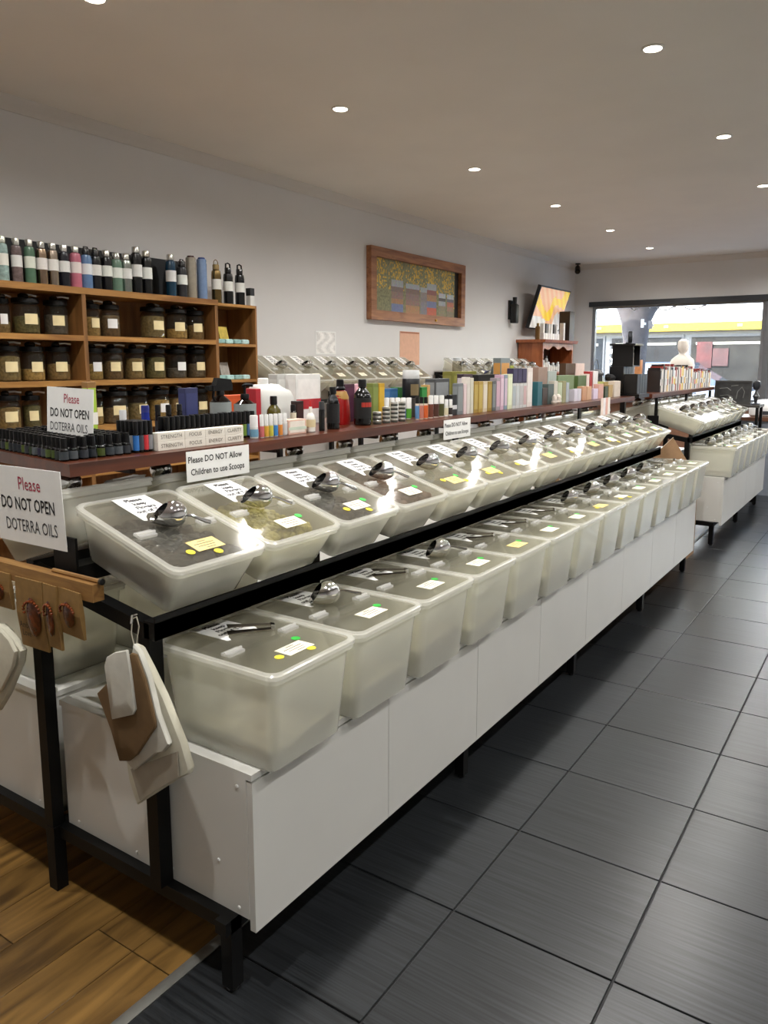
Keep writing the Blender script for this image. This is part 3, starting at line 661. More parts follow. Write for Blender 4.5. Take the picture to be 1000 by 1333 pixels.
for n_, me in bottle_parts(r, h*.80, .32, .015, .4, AMB, CAP, M('#8f9694', .5, 0, .05), (.1, .76), .22): link(n_, me, t)
MB().tube([(0, 0, h*.8), (0, 0, h*.97)], .005).tube([(-.01, 0, h*.95), (.005, 0, h*.985), (.03, .012, h*.97)], .006).build('pump', CAP, t)
carton(296, 336, 514, -2.12, '#c4552a', 'orange wide carton behind the two amber bottles', '#d06030', d=.05)
carton(334, 341, 506, -2.03, '#b02a35', 'red slim carton beside the white jug', d=.06)
# white jug with handle
w, y, h = span(341, 386, -2.03, 492)
t = thing('white_jug', 'large white plastic jug with side handle and screw cap', 'jug', (-2.03-.045, y, SZ)); b_ = MB()
b_.loft([rrect(.085, w*.98, .02, 0), rrect(.09, w, .022, .01), rrect(.09, w, .022, h*.62), rrect(.085, w*.92, .022, h*.74, 0, -w*.03), rrect(.06, w*.6, .02, h*.85, 0, -w*.16), rrect(.045, w*.36, .02, h*.88, 0, -w*.2)]); b_.build('body', M('#dcdcd6', .35, 0, .02), t)
MB().tube([(0, -w*.02, h*.82), (0, w*.22, h*.8), (0, w*.44, h*.68), (0, w*.52, h*.45), (0, w*.5, h*.2)], [.014, .015, .015, .014, .012]).build('handle', M('#dcdcd6', .35, 0, .02), t)
MB().lathe([(.021, h*.87), (.021, h*.985), (.018, h), (0, h)], 14, (0, -w*.2)).build('cap', M('#e6e6e2', .4, 0, .02), t)
bottle(347, 367, 516, -1.955, '#4a4310', '#0e0d0b', None, 'small olive glass bottle with black cap before the jug', .4, .03, .5, shoulder=.3)
bottle(325, 336.5, 541, A, '#d9dcd8', '#e6e6e4', '#6f9fb8', 'white roller bottle with pale blue label beside roller row', .95, .04, .98, name='roller_bottle', lab_rng=(.08, .4), shoulder=.04)
for i, c in enumerate(('#c86a6a', '#d8a83a', '#c9c24a', '#3a86c8', '#d88a3a', '#d0d0d0')):
    p = 338+i*6.0; bottle(p, p+5.9, 540+.0*i-.4*i, A, '#e0e0dc', '#e9e9e6', c, 'white roller bottle with coloured label in the row of six', .95, .035, .98, name='roller_bottle', group='row of six white roller bottles', lab_rng=(.04, .5), shoulder=.04)
bottle(378, 386, 527, -1.93, '#101010', '#0c0c0c', '#ddd6be', 'tiny dark bottle with cream label before the jug', .7, .022, .9, lab_rng=(.1, .7))
carton(375.5, 399, 546, A, '#d9b3a0', 'small pink and white soap carton beside the glue-tipped bottle', '#e8e0d4', '#c9d6c4', d=.05)
carton(386.5, 396, 522, -1.955, '#2a1714', 'dark brown slim carton behind the pink soap carton', '#3a201c', d=.03)
carton(386, 418, 487, -2.14, '#e2e2de', 'tall white pouch with red print behind the dropper bottle', '#eceae6', '#b03038', d=.06, name='white_pouch', cat='pouch')
carton(362, 385.5, 487, -2.2, '#b9b9b5', 'grey and white lidded box behind the white jug', '#cfcfca', d=.05)
t = bottle(398, 411, 530, A, '#e4e2da', '#e4e2da', '#d8c9a0', 'white dropper bottle with red tip', .45, .022, .35, lab_rng=(.2, .5), shoulder=.3)
w, y, h = span(398, 411, A, 530); MB().lathe([(.004, h), (.003, h+.022), (0, h+.024)], 8).build('red_tip', M('#c02a2a', .4), t)
bottle(415, 423, 523, A, '#0b0b0c', '#3a3a3c', None, 'slim black mist spray beside the dropper bottle', .95, .03, .95, shoulder=.04)
bottle(425, 442.5, 504, A, '#080808', '#0a0a0a', '#0f0f10', 'tall black bottle beside the red and gold bottle', .4, .026, .55, shoulder=.3)
w, y, h = span(430, 456, -1.955, 494); y, w = round_at(430, 456, -1.955); w *= 1.9
t = thing('detergent_bottle', 'large red and gold bottle with black cap', 'bottle', (-1.995, y, SZ)); b_ = MB()
b_.loft([rrect(.07, w*.86, .02, 0), rrect(.072, w, .02, .02), rrect(.07, w*.86, .02, h*.4), rrect(.066, w*.72, .02, h*.62), rrect(.05, w*.5, .018, h*.74), rrect(.032, w*.3, .014, h*.78)]); b_.build('body', M('#8e1210', .3, 0, .1), t)
MB().loft([rrect(.07, w*.70, .02, h*.56), rrect(.069, w*.745, .02, h*.60), rrect(.0535, w*.53, .018, h*.735)]).build('gold_shoulder', M('#b08a4c', .35, 0, .1), t)
MB().lathe([(.022, h*.76), (.024, h*.8), (.017, h*.84), (.016, h*.985), (.012, h), (0, h)], 14).build('cap', CAP, t)
bottle(460, 484, 494, -1.86, '#070606', '#0a0a0a', '#101010', 'big black bottle with red-topped label beside the tin stacks', .36, .03, .48, shoulder=.28)
w, y, h = span(460, 484, -1.86, 494); t2 = [o for o in COL.objects if o.get('label') == 'big black bottle with red-topped label beside the tin stacks'][0]
lpatch(MB(), round_at(460, 484, -1.86)[1], h*.40, h*.50, -60, 40).build('red_label', M('#b03224', .5), t2)
carton(449, 462, 500, -2.05, '#3f1f33', 'plum slim carton behind the big black bottle', '#4d2740', d=.04)
carton(462.5, 475, 500, -2.05, '#d6a9b8', 'pink carton behind the big black bottle', '#e0b8c4', d=.04)
carton(476, 485, 503, -1.99, '#c79a82', 'peach slim carton beside the olive green carton', '#d0a890', d=.04)
carton(485.5, 493, 499, -1.955, '#6f7a3a', 'olive green tall carton beside the mustard carton', '#7c8a44', d=.035)
carton(493.5, 501, 499, -1.955, '#b9921e', 'mustard yellow tall carton beside the olive carton', '#c9a22a', d=.035)
TINM = M('#c4c2ba', .3, .8, .05); TIND = M('#4a4d46', .45, .2, .1)
def tins(p0, p1, n, x, where):
    w, y, h = span(p0, p1, x, 545); y, r = round_at(p0, p1, x)
    for i in range(n):
        put('balm_tin', 'tin', 'small round silver balm tin stacked %s' % where, [('base', MB().lathe([(r*.96, 0), (r, .002), (r, .009), (r*.97, .0095)], 18).mesh('base', TIND)), ('lid', MB().lathe([(r*1.0, .0095), (r*1.01, .0105), (r*1.01, .0165), (r*.95, .018), (0, .018)], 18).mesh('lid', TINM))], (x-r, y, SZ+.018*i), 0, 'stacked balm tins')
tins(485, 497, 3, A, 'before the mustard carton'); tins(497.5, 508, 4, A, 'before the mustard carton'); tins(508.5, 518, 5, A, 'before the white-capped rollers'); tins(518.5, 528, 5, A, 'before the white-capped rollers')
for i in range(5):
    p = 500+i*7.2; bottle(p, p+7, 518, -1.905, '#e2e2de', '#ececea', ('#e2e2de', '#d4d6d2', '#dadada', '#24408a', '#4f9a30')[i], 'white-capped white roller bottle behind the tin stacks', .96, .05, .99, name='roller_bottle', group='white rollers behind the tins', lab_rng=(.05, .5), shoulder=.03)
for i, c in enumerate(('#5a86b0', '#c07a6a', '#d0602a')):
    p = 540.5+i*5.6; bottle(p, p+5.4, 517, A-.004, '#d9c9b8', '#0d0d0d', c, 'black-capped deodorant stick with coloured label', .96, .028, .99, name='roller_bottle', cat='stick', group='black-capped sticks', lab_rng=(.05, .62), shoulder=.03)
for i, c in enumerate(('#6b3a2a', '#4a2a1e', '#4a4a24')):
    p = 557.5+i*7; bottle(p, p+6.8, 515, A-.004, '#e2ded6', '#e6e6e2', c, 'white-topped amber deodorant stick beside black-capped sticks', .96, .045, .99, name='roller_bottle', cat='stick', group='white-topped amber sticks', lab_rng=(.05, .62), shoulder=.03)
for i in range(2):
    p = 578.5+i*5.6; bottle(p, p+5.3, 520, A-.004, '#e2e2dc', '#e8e8e6', ('#d9d2b0', '#2a2424')[i], 'white dome-topped stick beside the black carton', .96, .03, .9, name='roller_bottle', cat='stick', group='dome-topped sticks', lab_rng=(.1, .5), shoulder=.1)
w, y, h = span(523, 547, -1.975, 482, SZ)
t = thing('supplement_tub', 'big black tub with white lid raised on small boxes', 'tub', (-1.975-round_at(523, 547, -1.975)[1], round_at(523, 547, -1.975)[0], SZ+.09)); r = round_at(523, 547, -1.975)[1]
MB().lathe([(r*.94, 0), (r, .004), (r, h-.09-.045), (r*.92, h-.09-.04)], 20).build('body', M('#16171a', .35), t)
MB().lathe([(r*.93, h-.132), (r*.95, h-.13), (r*.95, h-.094), (r*.9, h-.09), (0, h-.09)], 20).build('lid', M('#d4d6d6', .4), t)
lpatch(MB(), r, (h-.09)*.1, (h-.09)*.5, -60, 0).build('label', M('#7a6a4a', .5), t)
carton(521, 549, 516, -1.97, '#2a2520', 'dark flat box under the big black tub', d=.09, z0=SZ, name='flat_box', cat='box')
for ch in [o for o in COL.objects if o.get('label') == 'dark flat box under the big black tub'][0].children: ch.scale.z = .09/span(521, 549, -1.97, 516)[2]
carton(508, 518, 506, -2.08, '#3a6a9a', 'blue carton stack behind the white rollers', '#4a7aaa', d=.05)
carton(519, 524, 504, -2.09, '#2f6a34', 'green slim carton left of the black tub', d=.05)
carton(549, 556, 504, -1.99, '#2a7a36', 'bright green carton beside the black tub', '#3a8a46', d=.05)
carton(556.5, 560, 501, -1.99, '#c49a62', 'tan slim carton beside the bright green carton', d=.04)
carton(566, 585, 493, -2.0, '#4a4d50', 'grey and black banded box behind the white-topped sticks', '#8a8f92', '#141416', d=.06)
carton(588, 595, 514, -1.866, '#0e0e10', 'black upright carton beside the grey carton', '#16161a', '#c9c9c9', d=.03)
carton(595.5, 603, 499, -1.866, '#6f7476', 'grey upright carton beside the black carton', '#868b8c', d=.03)

# ------------------------------------------------------------------ tall boxes on the second shelf board
def row(items, x, d=.035, z0=SZ):
    for p0, p1, pt, col, face, label in items: carton(p0, p1, pt, x, col, label, face, d=d, z0=z0)
row([(604, 607.5, 500, '#d9c2c2', None, 'white slim box with pink edge beside the grey carton'),
     (608, 612, 491, '#d6cfc6', None, 'pale cream slim tall box before the gold boxes'),
     (612.5, 616.5, 492, '#cdc9b8', None, 'pale green-white slim tall box before the gold boxes')], -1.865)
for i, p in enumerate((617, 623, 629, 635)):
    carton(p, p+5.6, 496.5, -1.865, ('#9a7d2e', '#a88a3a', '#c9b89a', '#94782a')[i], 'gold tall box in the row of four' if i != 2 else 'gold and silver tall box in the row of four', ('#b39a4c', '#b8a050', '#d6ccba', '#a88c3e')[i], d=.04, group='row of gold boxes')
row([(641, 645.5, 496, '#585c5c', '#7b8080', 'dark grey tall box beside the gold boxes'), (646, 651, 492, '#9a8f94', '#c9a6b4', 'grey and pink tall box beside the dark grey box'),
     (651.5, 656, 488, '#c7a4b8', '#d6bcc8', 'pink tall box with grey foot'), (656.5, 660.5, 488, '#7f8f9c', '#c9b4c4', 'blue-grey and pink tall box'),
     (661, 667, 487, '#d3d6b4', '#dfe4c4', 'pale yellow-green tallest box beside white boxes')], -1.865, .04)
for i in range(4): carton(667.4+i*4.6, 671.8+i*4.6, 499, -1.865, '#c9c9c6', 'white tall box in the row of four under purple box', ('#a8b0b4', '#c0c4c4', '#b8b4b4', '#c4a4a4')[i], d=.04, group='row of four white boxes')
row([(686.2, 693, 479, '#d9cfc8', '#e2dad4', 'white and rose tall carton beside the purple boxes')], -1.865, .04)
hb = span(667.4, 672, -1.865, 499)[2]
for i in range(3): carton(667.5+i*6, 673.3+i*6, 479.5, -1.865, '#2c2440', 'dark purple box on top of the white boxes', '#3a3052', d=.04, z0=SZ+hb, group='three purple boxes')
bottle(691.5, 699, 508, -1.91, '#8f2a66', '#5a1a44', '#a83a7a', 'magenta round bottle beside the rose carton', .9, .012, .95, shoulder=.04)
# back row behind the gold boxes
carton(603, 615, 487, -1.945, '#3a2a36', 'dark plum and white box behind slim white boxes', '#cfc6c9', d=.04)
carton(588, 620, 483.5, -2.06, '#7c7a36', 'olive green long box lying behind the gold boxes', '#8f8c48', d=.06)
w, y, h = span(594, 607, -2.06, 474, SZ)
hz = span(588, 620, -2.06, 483.5)[2]
t = thing('glass_jar', 'pale glass jar with lid on the olive box', 'jar', (-2.09, y, SZ+hz)); r = .028
MB().lathe([(r, 0), (r, .05), (r*.8, .06)], 16).build('body', GLASS, t); MB().lathe([(r*.85, .058), (r*.85, .075), (0, .077)], 16).build('lid', M('#c9cdd0', .3, .2), t)
carton(622, 650, 487.5, -1.955, '#101012', 'black long box behind the gold boxes with a figurine on it', '#1c1c20', d=.07)
hz = span(622, 650, -1.955, 487.5)[2]
t = thing('dragonfly_figurine', 'small dark blue dragonfly figurine on black long box', 'figurine', (-1.99, ypx(633, -1.99), SZ+hz))
MB().tube([(0, -.03, .006), (0, -.01, .012), (0, .03, .02)], [.004, .008, .003]).build('body', M('#23284a', .3), t)
for s in (-1, 1): MB().loft([[(0, -.008, .016), (0, .008, .016), (0, .008, .018), (0, -.008, .018)], [(s*.03, -.014, .024), (s*.03, .01, .024), (s*.03, .01, .026), (s*.03, -.014, .026)]]).build('wing', M('#3a4068', .3), t)
carton(651, 663, 466, -1.96, '#7d8788', 'grey and orange upright box rising behind pink boxes', '#d39a52', d=.05)
carton(663.5, 668, 476, -1.96, '#96a02e', 'lime green slim box behind the purple boxes', d=.04)
w, y, h = span(644, 651.5, -2.03, 474); t = thing('cone_ornament', 'dark green cone ornament beside the grey and orange box', 'ornament', (-2.06, y, SZ)); MB().lathe([(.03, 0), (.03, h*.55), (.022, h*.75), (.008, h*.95), (0, h)], 14).build('cone', M('#27302a', .4), t)
# jumble of crystals and gift boxes, then small cartons
J = [(700, 706, 497, '#27606a', 'teal small box in the gift jumble'), (706.5, 713, 505, '#3a2a22', 'dark brown small box in the gift jumble'), (713.5, 721, 500, '#4a5653', 'slate grey box in the gift jumble'),
     (721.5, 726, 496, '#c9c2b4', 'white small figurine box in the gift jumble'), (726.5, 732, 498, '#b9c2a4', 'pale sage box beside dark gap'), (732.5, 737, 496, '#8f8a62', 'khaki box beside the sage box'),
     (737.5, 741, 498, '#a9b0b8', 'pale grey box with dark edge'), (748, 752.5, 507, '#d6d0dc', 'lilac white carton on the shelf'), (752.8, 757, 506, '#d0ccd6', 'white carton with lilac print'),
     (758.5, 764, 503, '#c2906c', 'peach carton on the shelf'), (764.5, 770.5, 503, '#cba07c', 'light peach carton on the shelf'), (773, 779, 506, '#d9c9dc', 'pale lilac carton on the shelf'),
     (779.5, 786, 500, '#d3a394', 'salmon tall carton on the shelf'), (788, 792, 503, '#3d4a34', 'dark green bottle box on the shelf'), (793, 798, 501, '#b59a6a', 'tan carton on the shelf')]
for p0, p1, pt, c, l in J: carton(p0, p1, pt, -1.87, c, l, None, d=.04)
J2 = [(700, 712, 478, '#93796a', 'clear brownish crystal box stacked in the gift jumble', 4), (713, 724, 483, '#a2aaa4', 'pale grey crystal box in the gift jumble', 4), (726, 747, 488.5, '#6f8358', 'green and orange printed box behind the small boxes', 4),
      (735.5, 748, 473, '#4f3722', 'brown carton standing behind the green printed box', 5), (748.5, 760, 473, '#dcc6bc', 'white and pink upright carton beside brown carton', 5),
      (752, 763, 489, '#49602f', 'green and brown box behind peach cartons', 4), (763.5, 767, 487, '#e0cfc4', 'white slim tube behind peach cartons', 4), (767.5, 771, 483.5, '#a02a2a', 'red-topped slim carton behind peach cartons', 4),
      (772, 778, 483, '#e2dfdc', 'white bottle-shaped carton behind lilac carton', 4), (778.5, 785.5, 497, '#a9ad5a', 'lime carton behind salmon carton', 4), (786.5, 798.5, 497, '#a8945c', 'wide tan box behind dark green box', 4)]
carton(800, 808, 496, -1.87, '#d8cbbd', 'pale tall carton at the shelf end by the black stand', d=.05)
for p0, p1, pt, c, l, q in J2: carton(p0, p1, pt, -1.94 if q == 4 else -2.05, c, l, None, d=.05)
for q, (p, s_) in enumerate(((722, .02), (727, .024))):
    t = thing('shell_figurine', 'white and brown shell figurine hanging over the shelf jumble' if q else 'small white spotted figurine in the gift jumble', 'figurine', (-1.845, ypx(p, -1.845), SZ))
    MB().lathe([(s_*.7, 0), (s_, .015), (s_*.7, .03), (s_*.8, .045), (s_*.4, .06), (0, .065)], 12).build('body', M('#cfc4b8', .4, 0, .4, 60), t)
# hanging leaflets over the edge, hats of dark soft toys on the boxes
t = thing('leaflet_holder', 'pale striped leaflets hanging over the red shelf edge', 'leaflet', (-1.7745, ypx(789, -1.7745), SZ-.12))
for i, c in enumerate(('#e2cfc4', '#e6dfe0', '#d9a99a', '#e4dcd4')): MB().box(0, .004, -.10+.05*i, -.053+.05*i, 0, .135).build('leaflet', M(c, .6, 0, .06), t, smooth=False)
for p, x, zz, s_, l in ((775, -2.05, 0, .05, 'dark lantern with wire hoop behind the cartons'),):
    t = thing('wire_lantern', l, 'lantern', (x, ypx(p, x), SZ))
    MB().lathe([(.05, 0), (.055, .10), (.05, .16), (.06, .165), (.06, .18), (.035, .21), (0, .215)], 14).build('body', M('#3a3b3d', .4), t)
    MB().tube([(0, .06*math.cos(a), .2+.09*math.sin(a)) for a in [math.pi*i/10 for i in range(11)]], .003, 6).build('hoop', M('#55575a', .4), t)
t = thing('soft_toy', 'small black soft toy lying on the wide tan box', 'toy', (-1.97, ypx(794, -1.97), SZ+span(786.5, 798.5, -1.94, 497)[2]))
MB().loft([rrect(.01, .02, .004, 0), rrect(.05, .13, .024, .008), rrect(.06, .15, .028, .03), rrect(.04, .10, .018, .05), rrect(.01, .04, .004, .058)]).build('body', M('#121214', .8, 0, .3, 50, .4), t)
MB().lathe([(.012, .02), (.024, .035), (.022, .055), (0, .066)], 12, (0, -.06)).build('head', M('#121214', .8, 0, .3, 50, .4), t)

# ------------------------------------------------------------------ black stand and far shelf goods
t = thing('black_bottle_stand', 'black tiered stand of test bottles on a post between displays', 'stand', (-1.93, 6.45, 0)); BK = M('#0d0d0f', .3)
MB().box(-.02, .02, -.02, .02, 0, 1.24).build('post', BK, t); MB().box(-.12, .12, -.15, .15, 0, .02).build('base', BK, t)
MB().box(-.13, .17, -.15, .15, 1.24, 1.27).build('tray', BK, t)
for i in range(4): MB().box(.04, .15, -.145+.073*i, -.078+.073*i, 1.271, 1.43).build('tester_box', BK, t)
for i in range(4): MB().box(-.08, .035, -.145+.073*i, -.078+.073*i, 1.271, 1.49).build('tester_box', BK, t)
MB().box(-.08, .09, -.09, .11, 1.49, 1.50).box(-.08, -.07, -.09, .11, 1.50, 1.66).box(-.07, .09, -.09, -.08, 1.50, 1.66).box(-.07, .09, .10, .11, 1.50, 1.66).box(-.1, .11, -.11, .13, 1.66, 1.675).build('tower', BK, t)
for i in range(5): MB().lathe([(.011, 1.5), (.011, 1.6), (.005, 1.61), (.005, 1.63), (0, 1.632)], 10, (.04, -.06+.032*i)).build('tester', M(('#b03040', '#c9c6c0', '#8f8f92', '#d4d0ca', '#c9c0b4')[i], .3), t)
t = thing('alarm_clock', 'small round clock on top of the black stand', 'clock', (-1.93, 6.5, 1.6755))
MB().lathe([(.045, 0), (.05, .004), (.05, .03), (.045, .034)], 20).build('case', M('#3a3c40', .3, .5), t, (0, 0, .055), (0, math.pi/2, .3)); MB().lathe([(.038, .033), (.038, .036), (0, .036)], 20).build('dial', M('#9aa0a4', .4), t, (0, 0, .055), (0, math.pi/2, .3))
MB().box(-.012, .02, -.02, -.01, 0, .012).box(-.012, .02, .01, .02, 0, .012).build('feet', M('#3a3c40', .3, .5), t)
put('carton', 'carton', 'orange small carton behind the black stand', carton_parts(.07, .05, .29, M('#c98a5a', .5)), (-2.0, 7.1, SZ))
rnd = random.Random(4)
BK_C = ['#2a2422', '#d8d2c8', '#c9c4be', '#1c1a1c', '#e0dad2', '#b9b2a8', '#dcae4a', '#e4e0da', '#9a928a', '#d0c8bc', '#2c2a2c', '#cfd4d6', '#e6e2dc', '#8a2a26', '#ded6cc', '#3a3432', '#d4ccc0', '#c0342c', '#e0d0a0', '#d9b43a', '#cfc8c0', '#e2dcd4']
y = 7.22
for i in range(52):
    w = rnd.uniform(.032, .052); h = rnd.uniform(.19, .235) if i < 30 else rnd.uniform(.15, .18); c = BK_C[i % 22]
    if y+w > 9.62: break
    m = MB().box(-.06, .06, -w/2+.001, w/2-.001, 0, h); parts = [('body', m.mesh('body', M(c, .5, 0, .08), False))]
    if i % 3 != 1: parts.append(('cap', MB().box(-.055, .055, -w/2+.003, w/2-.003, h, h+.025).mesh('cap', M(('#141416', '#2a2628', '#8a2a20')[i % 3], .4), False)))
    parts.append(('band', MB().box(.06, .061, -w/2+.004, w/2-.004, h*.3, h*.6).mesh('band', M(BK_C[(i+7) % 22], .5, 0, .08), False)))
    put('product_carton', 'carton', 'slim upright product carton on the far shelf beside the black stand', parts, (-1.895, y+w/2, SZ), 0, 'slim cartons on the far shelf'); y += w
t = thing('white_bust', 'white bust figurine with shoulders on the far shelf before the window', 'figurine', (-2.13, 9.30, SZ+.10))
MB().lathe([(.12, -.10), (.12, 0)], 16).build('plinth', M('#d9c9a8', .5, 0, .05), t)
MB().loft([rrect(.20, .1, .04, 0), rrect(.24, .12, .05, .02), rrect(.27, .13, .055, .14), rrect(.25, .11, .05, .2), rrect(.16, .09, .04, .24), rrect(.085, .07, .03, .265), rrect(.08, .07, .03, .285), rrect(.11, .10, .045, .31), rrect(.125, .115, .055, .36), rrect(.11, .10, .045, .41), rrect(.04, .04, .015, .435)]).build('bust', M('#efe9df', .5, 0, .03), t)
t = thing('chalk_picture', 'dark framed chalk drawing leaning at the end of the far display', 'picture', (-1.578, 9.30, 1.07), (math.radians(-8), 0, math.radians(0)))
MB().box(-.19, .19, 0, .02, 0, .02).box(-.19, .19, 0, .02, .24, .26).box(-.19, -.17, 0, .02, .02, .24).box(.17, .19, 0, .02, .02, .24).build('frame', M('#2c2a28', .5), t)
MB().box(-.17, .17, .008, .018, .02, .24).build('board', M('#2a2a2a', .7, 0, .5, 14), t)
for i, pts in enumerate(([(-.14, .17), (-.06, .18), (-.02, .15)], [(-.13, .09), (-.05, .1), (.0, .08)], [(.04, .06), (.05, .14), (.09, .19), (.12, .14), (.11, .07)], [(-.02, .2), (.05, .21)])):
    MB().tube([(a, .0075, b) for a, b in pts], .004, 5).build('chalk_mark', M('#6f6f6c', .8), t)
t = thing('end_shelf', 'dark low shelf carrying the chalk drawing at the far end', 'shelf', (-1.70, 9.34, 0))
MB().box(-.3, .42, -.13, .2, 1.04, 1.068).build('board', M('#3c3936', .5), t)
for x in (-.28, .38): MB().box(x, x+.03, -.12, -.09, 0, 1.04).box(x, x+.03, .16, .19, 0, 1.04).build('leg', STEEL, t)
t = thing('hand_figurine', 'dark tabletop figurine with round head beside the chalk drawing', 'figurine', (-1.345, 9.36, 1.0685))
MB().lathe([(.05, 0), (.05, .012), (.015, .02), (.02, .06), (.035, .09), (.015, .13), (.012, .16)], 12).build('stem', M('#4a4a4c', .3, .5), t); MB().lathe([(.012, .155), (.03, .17), (.045, .21), (.035, .25), (0, .27)], 14).build('head', M('#26282e', .35), t)
# counter with appliance at the far right
t = thing('service_counter', 'brown-topped counter near the window at the aisle end', 'counter', (-1.15, 10.05, 0))
MB().box(-.6, .75, -.3, .35, .86, .9).build('top', M('#6b4733', .4, 0, .1), t); MB().box(-.57, .72, -.27, .33, 0, .86).build('body', M('#8f97a3', .5, 0, .05), t)
t = thing('kitchen_appliance', 'white rounded kitchen appliance standing on the brown counter', 'appliance', (-1.32, 10.0, .9))
MB().loft([rrect(.30, .24, .05, 0), rrect(.34, .28, .06, .02), rrect(.34, .28, .06, .10), rrect(.30, .24, .06, .15), rrect(.22, .17, .05, .185), rrect(.10, .08, .03, .2)]).build('housing', M('#d4d4d2', .35, 0, .02), t)
MB().box(-.05, .05, -.146, -.138, .03, .07).build('control_panel', M('#3a3c40', .3), t)
# cardboard carton between the displays
CARD = M('#8a6a48', .75, 0, .1, 14); CARDD = M('#7a5c3c', .75, 0, .1, 14)
t = thing('cardboard_carton', 'tall brown cardboard carton with raised flaps between the two displays', 'carton', (-1.47, 6.28, 0))
MB().box(-.17, .17, -.15, -.146, 0, .74).box(-.17, .17, .146, .15, 0, .74).box(-.17, -.166, -.146, .146, 0, .74).box(.166, .17, -.146, .146, 0, .74).box(-.166, .166, -.146, .146, 0, .004).build('body', CARD, t, smooth=False)
MB().add([(-.17, -.15, .74), (.17, -.15, .74), (.0, -.02, .94), (-.17, -.146, .74), (.17, -.146, .74), (.0, -.016, .94)], [(0, 1, 2), (3, 5, 4), (0, 2, 5, 3), (1, 4, 5, 2), (0, 3, 4, 1)]).build('flap', CARDD, t, smooth=False)
MB().add([(-.17, .15, .74), (-.17, -.15, .74), (.0, -.02, .945), (-.166, .15, .74), (-.166, -.15, .74), (.004, -.02, .945)], [(0, 1, 2), (3, 5, 4), (0, 2, 5, 3), (1, 4, 5, 2), (0, 3, 4, 1)]).build('flap', M('#c9bca6', .75, 0, .05), t, smooth=False)

# ------------------------------------------------------------------ jar shelving on the left wall
XF, XBK = -4.15, -4.475
u = thing('jar_shelving', 'pine wall shelving filled with herb jars', 'shelving', (XBK, 1.6, 0))
SHZ = [1.967, 1.683, 1.413, 1.13, .85, .57, .29]
DV = [1.62, 2.935, 4.022]
for i, z in enumerate(SHZ):
    for a, b in zip(DV[:-1], DV[1:]):
        if i == 0: continue
        MB().box(0, XF-XBK, a+.014-1.6, b-.014-1.6, z-.032, z).build('shelf_board', SHELFW, u, smooth=False)
MB().box(0, XF-XBK+.004, DV[0]-1.614, DV[2]+.016-1.6, 1.967-.038, 1.967).build('top_board', SHELFW, u, smooth=False)
for d_ in DV: MB().box(0, XF-XBK, d_-.014-1.6, d_+.014-1.6, 0, 1.929).build('upright', SHELFB, u, smooth=False)
MB().box(-.012, 0, .0, 2.43, .092, 1.95).build('back_panel', SHELFB, u, smooth=False)
v = thing('corner_shelving', 'narrow pine shelf unit with soaps at end of jar shelving', 'shelving', (XBK, 4.042, 0))
for z in (1.95, 1.66, 1.395, 1.1, .8, .5): MB().box(0, XF-XBK-.02, .0, .40, z-.02, z).build('shelf_board', SHELFW, v, smooth=False)
MB().box(0, XF-XBK-.02, .40, .418, 0, 1.95).build('side_panel', SHELFB, v, smooth=False); MB().box(-.012, 0, 0, .418, .092, 1.95).build('back_panel', SHELFB, v, smooth=False)
# dark board standing behind the drink bottles
tag(MB().box(-4.40, -4.375, 1.7, 3.93, 1.968, 2.235).build('dark_board', M('#14171a', .6, 0, .15, 8)), 'long dark board standing behind the drink bottles', 'board')
# jars
JARS = [(0, [(11, 20), (41, 38), (80, 33)], [(126, 24), (150, 27), (205, 33), (236, 29), (260, 25)]),
        (1, [(17, 36), (50, 33), (83, 33)], [(129, 26), (154, 28), (182, 28), (209, 28), (236, 28), (262, 26)]),
        (2, [(18, 36), (49, 26)], [(132, 22), (158, 36), (186, 30), (214, 30), (236, 24), (266, 26)])]
JC = ['#8f7a4e', '#a88f58', '#5c5640', '#6c6840', '#7a6548', '#a8703e', '#5a5650', '#8a7a50', '#b09a5c', '#6a5c46', '#b89a5c', '#7a6440', '#545e3a', '#8f764a']
XJ = -4.27
def jar_parts(r, h, col, seed):
    body = MB().lathe([(r*.93, 0), (r, .008), (r, h*.72), (r*.9, h*.80), (r*.78, h*.84), (r*.78, h*.88)], 18).mesh('glass', GLASS)
    f = (.35, .6, .72, .5, .68)[seed % 5]*h
    cont = MB().lathe([(r*.88, .004), (r*.955, .011), (r*.955, f*.96), (r*.6, f), (0, f*1.02)], 16).mesh('contents', M(col, .8, 0, .4, 70, .5))
    lid = MB().lathe([(r*.84, h*.86), (r*.98, h*.865), (r*.98, h*.97), (r*.94, h), (0, h)], 18).mesh('lid', CAP)
    lab = lpatch(MB(), r, h*.27, h*.56, -36, 22, 8).mesh('label', (PAPER, CREAM, CREAM, CREAM)[seed % 4])
    return [('glass', body), ('contents', cont), ('lid', lid), ('label', lab)]
jscoop = thing('jar_scoop', '', 'scoop')
MB().loft([rrect(.05, .035, .012, 0, 0), rrect(.06, .045, .018, .008), rrect(.055, .04, .015, .02), rrect(.03, .02, .008, .028)]).build('bowl', M('#151516', .25), jscoop)
MB().tube([(.0, .018, .02), (.01, .05, .022), (.015, .085, .016)], [.006, .005, .006]).build('handle', M('#dcdcd8', .25, 0), jscoop)  # white handle, lifted so its colour also stands in for lid-top highlights
ju = False
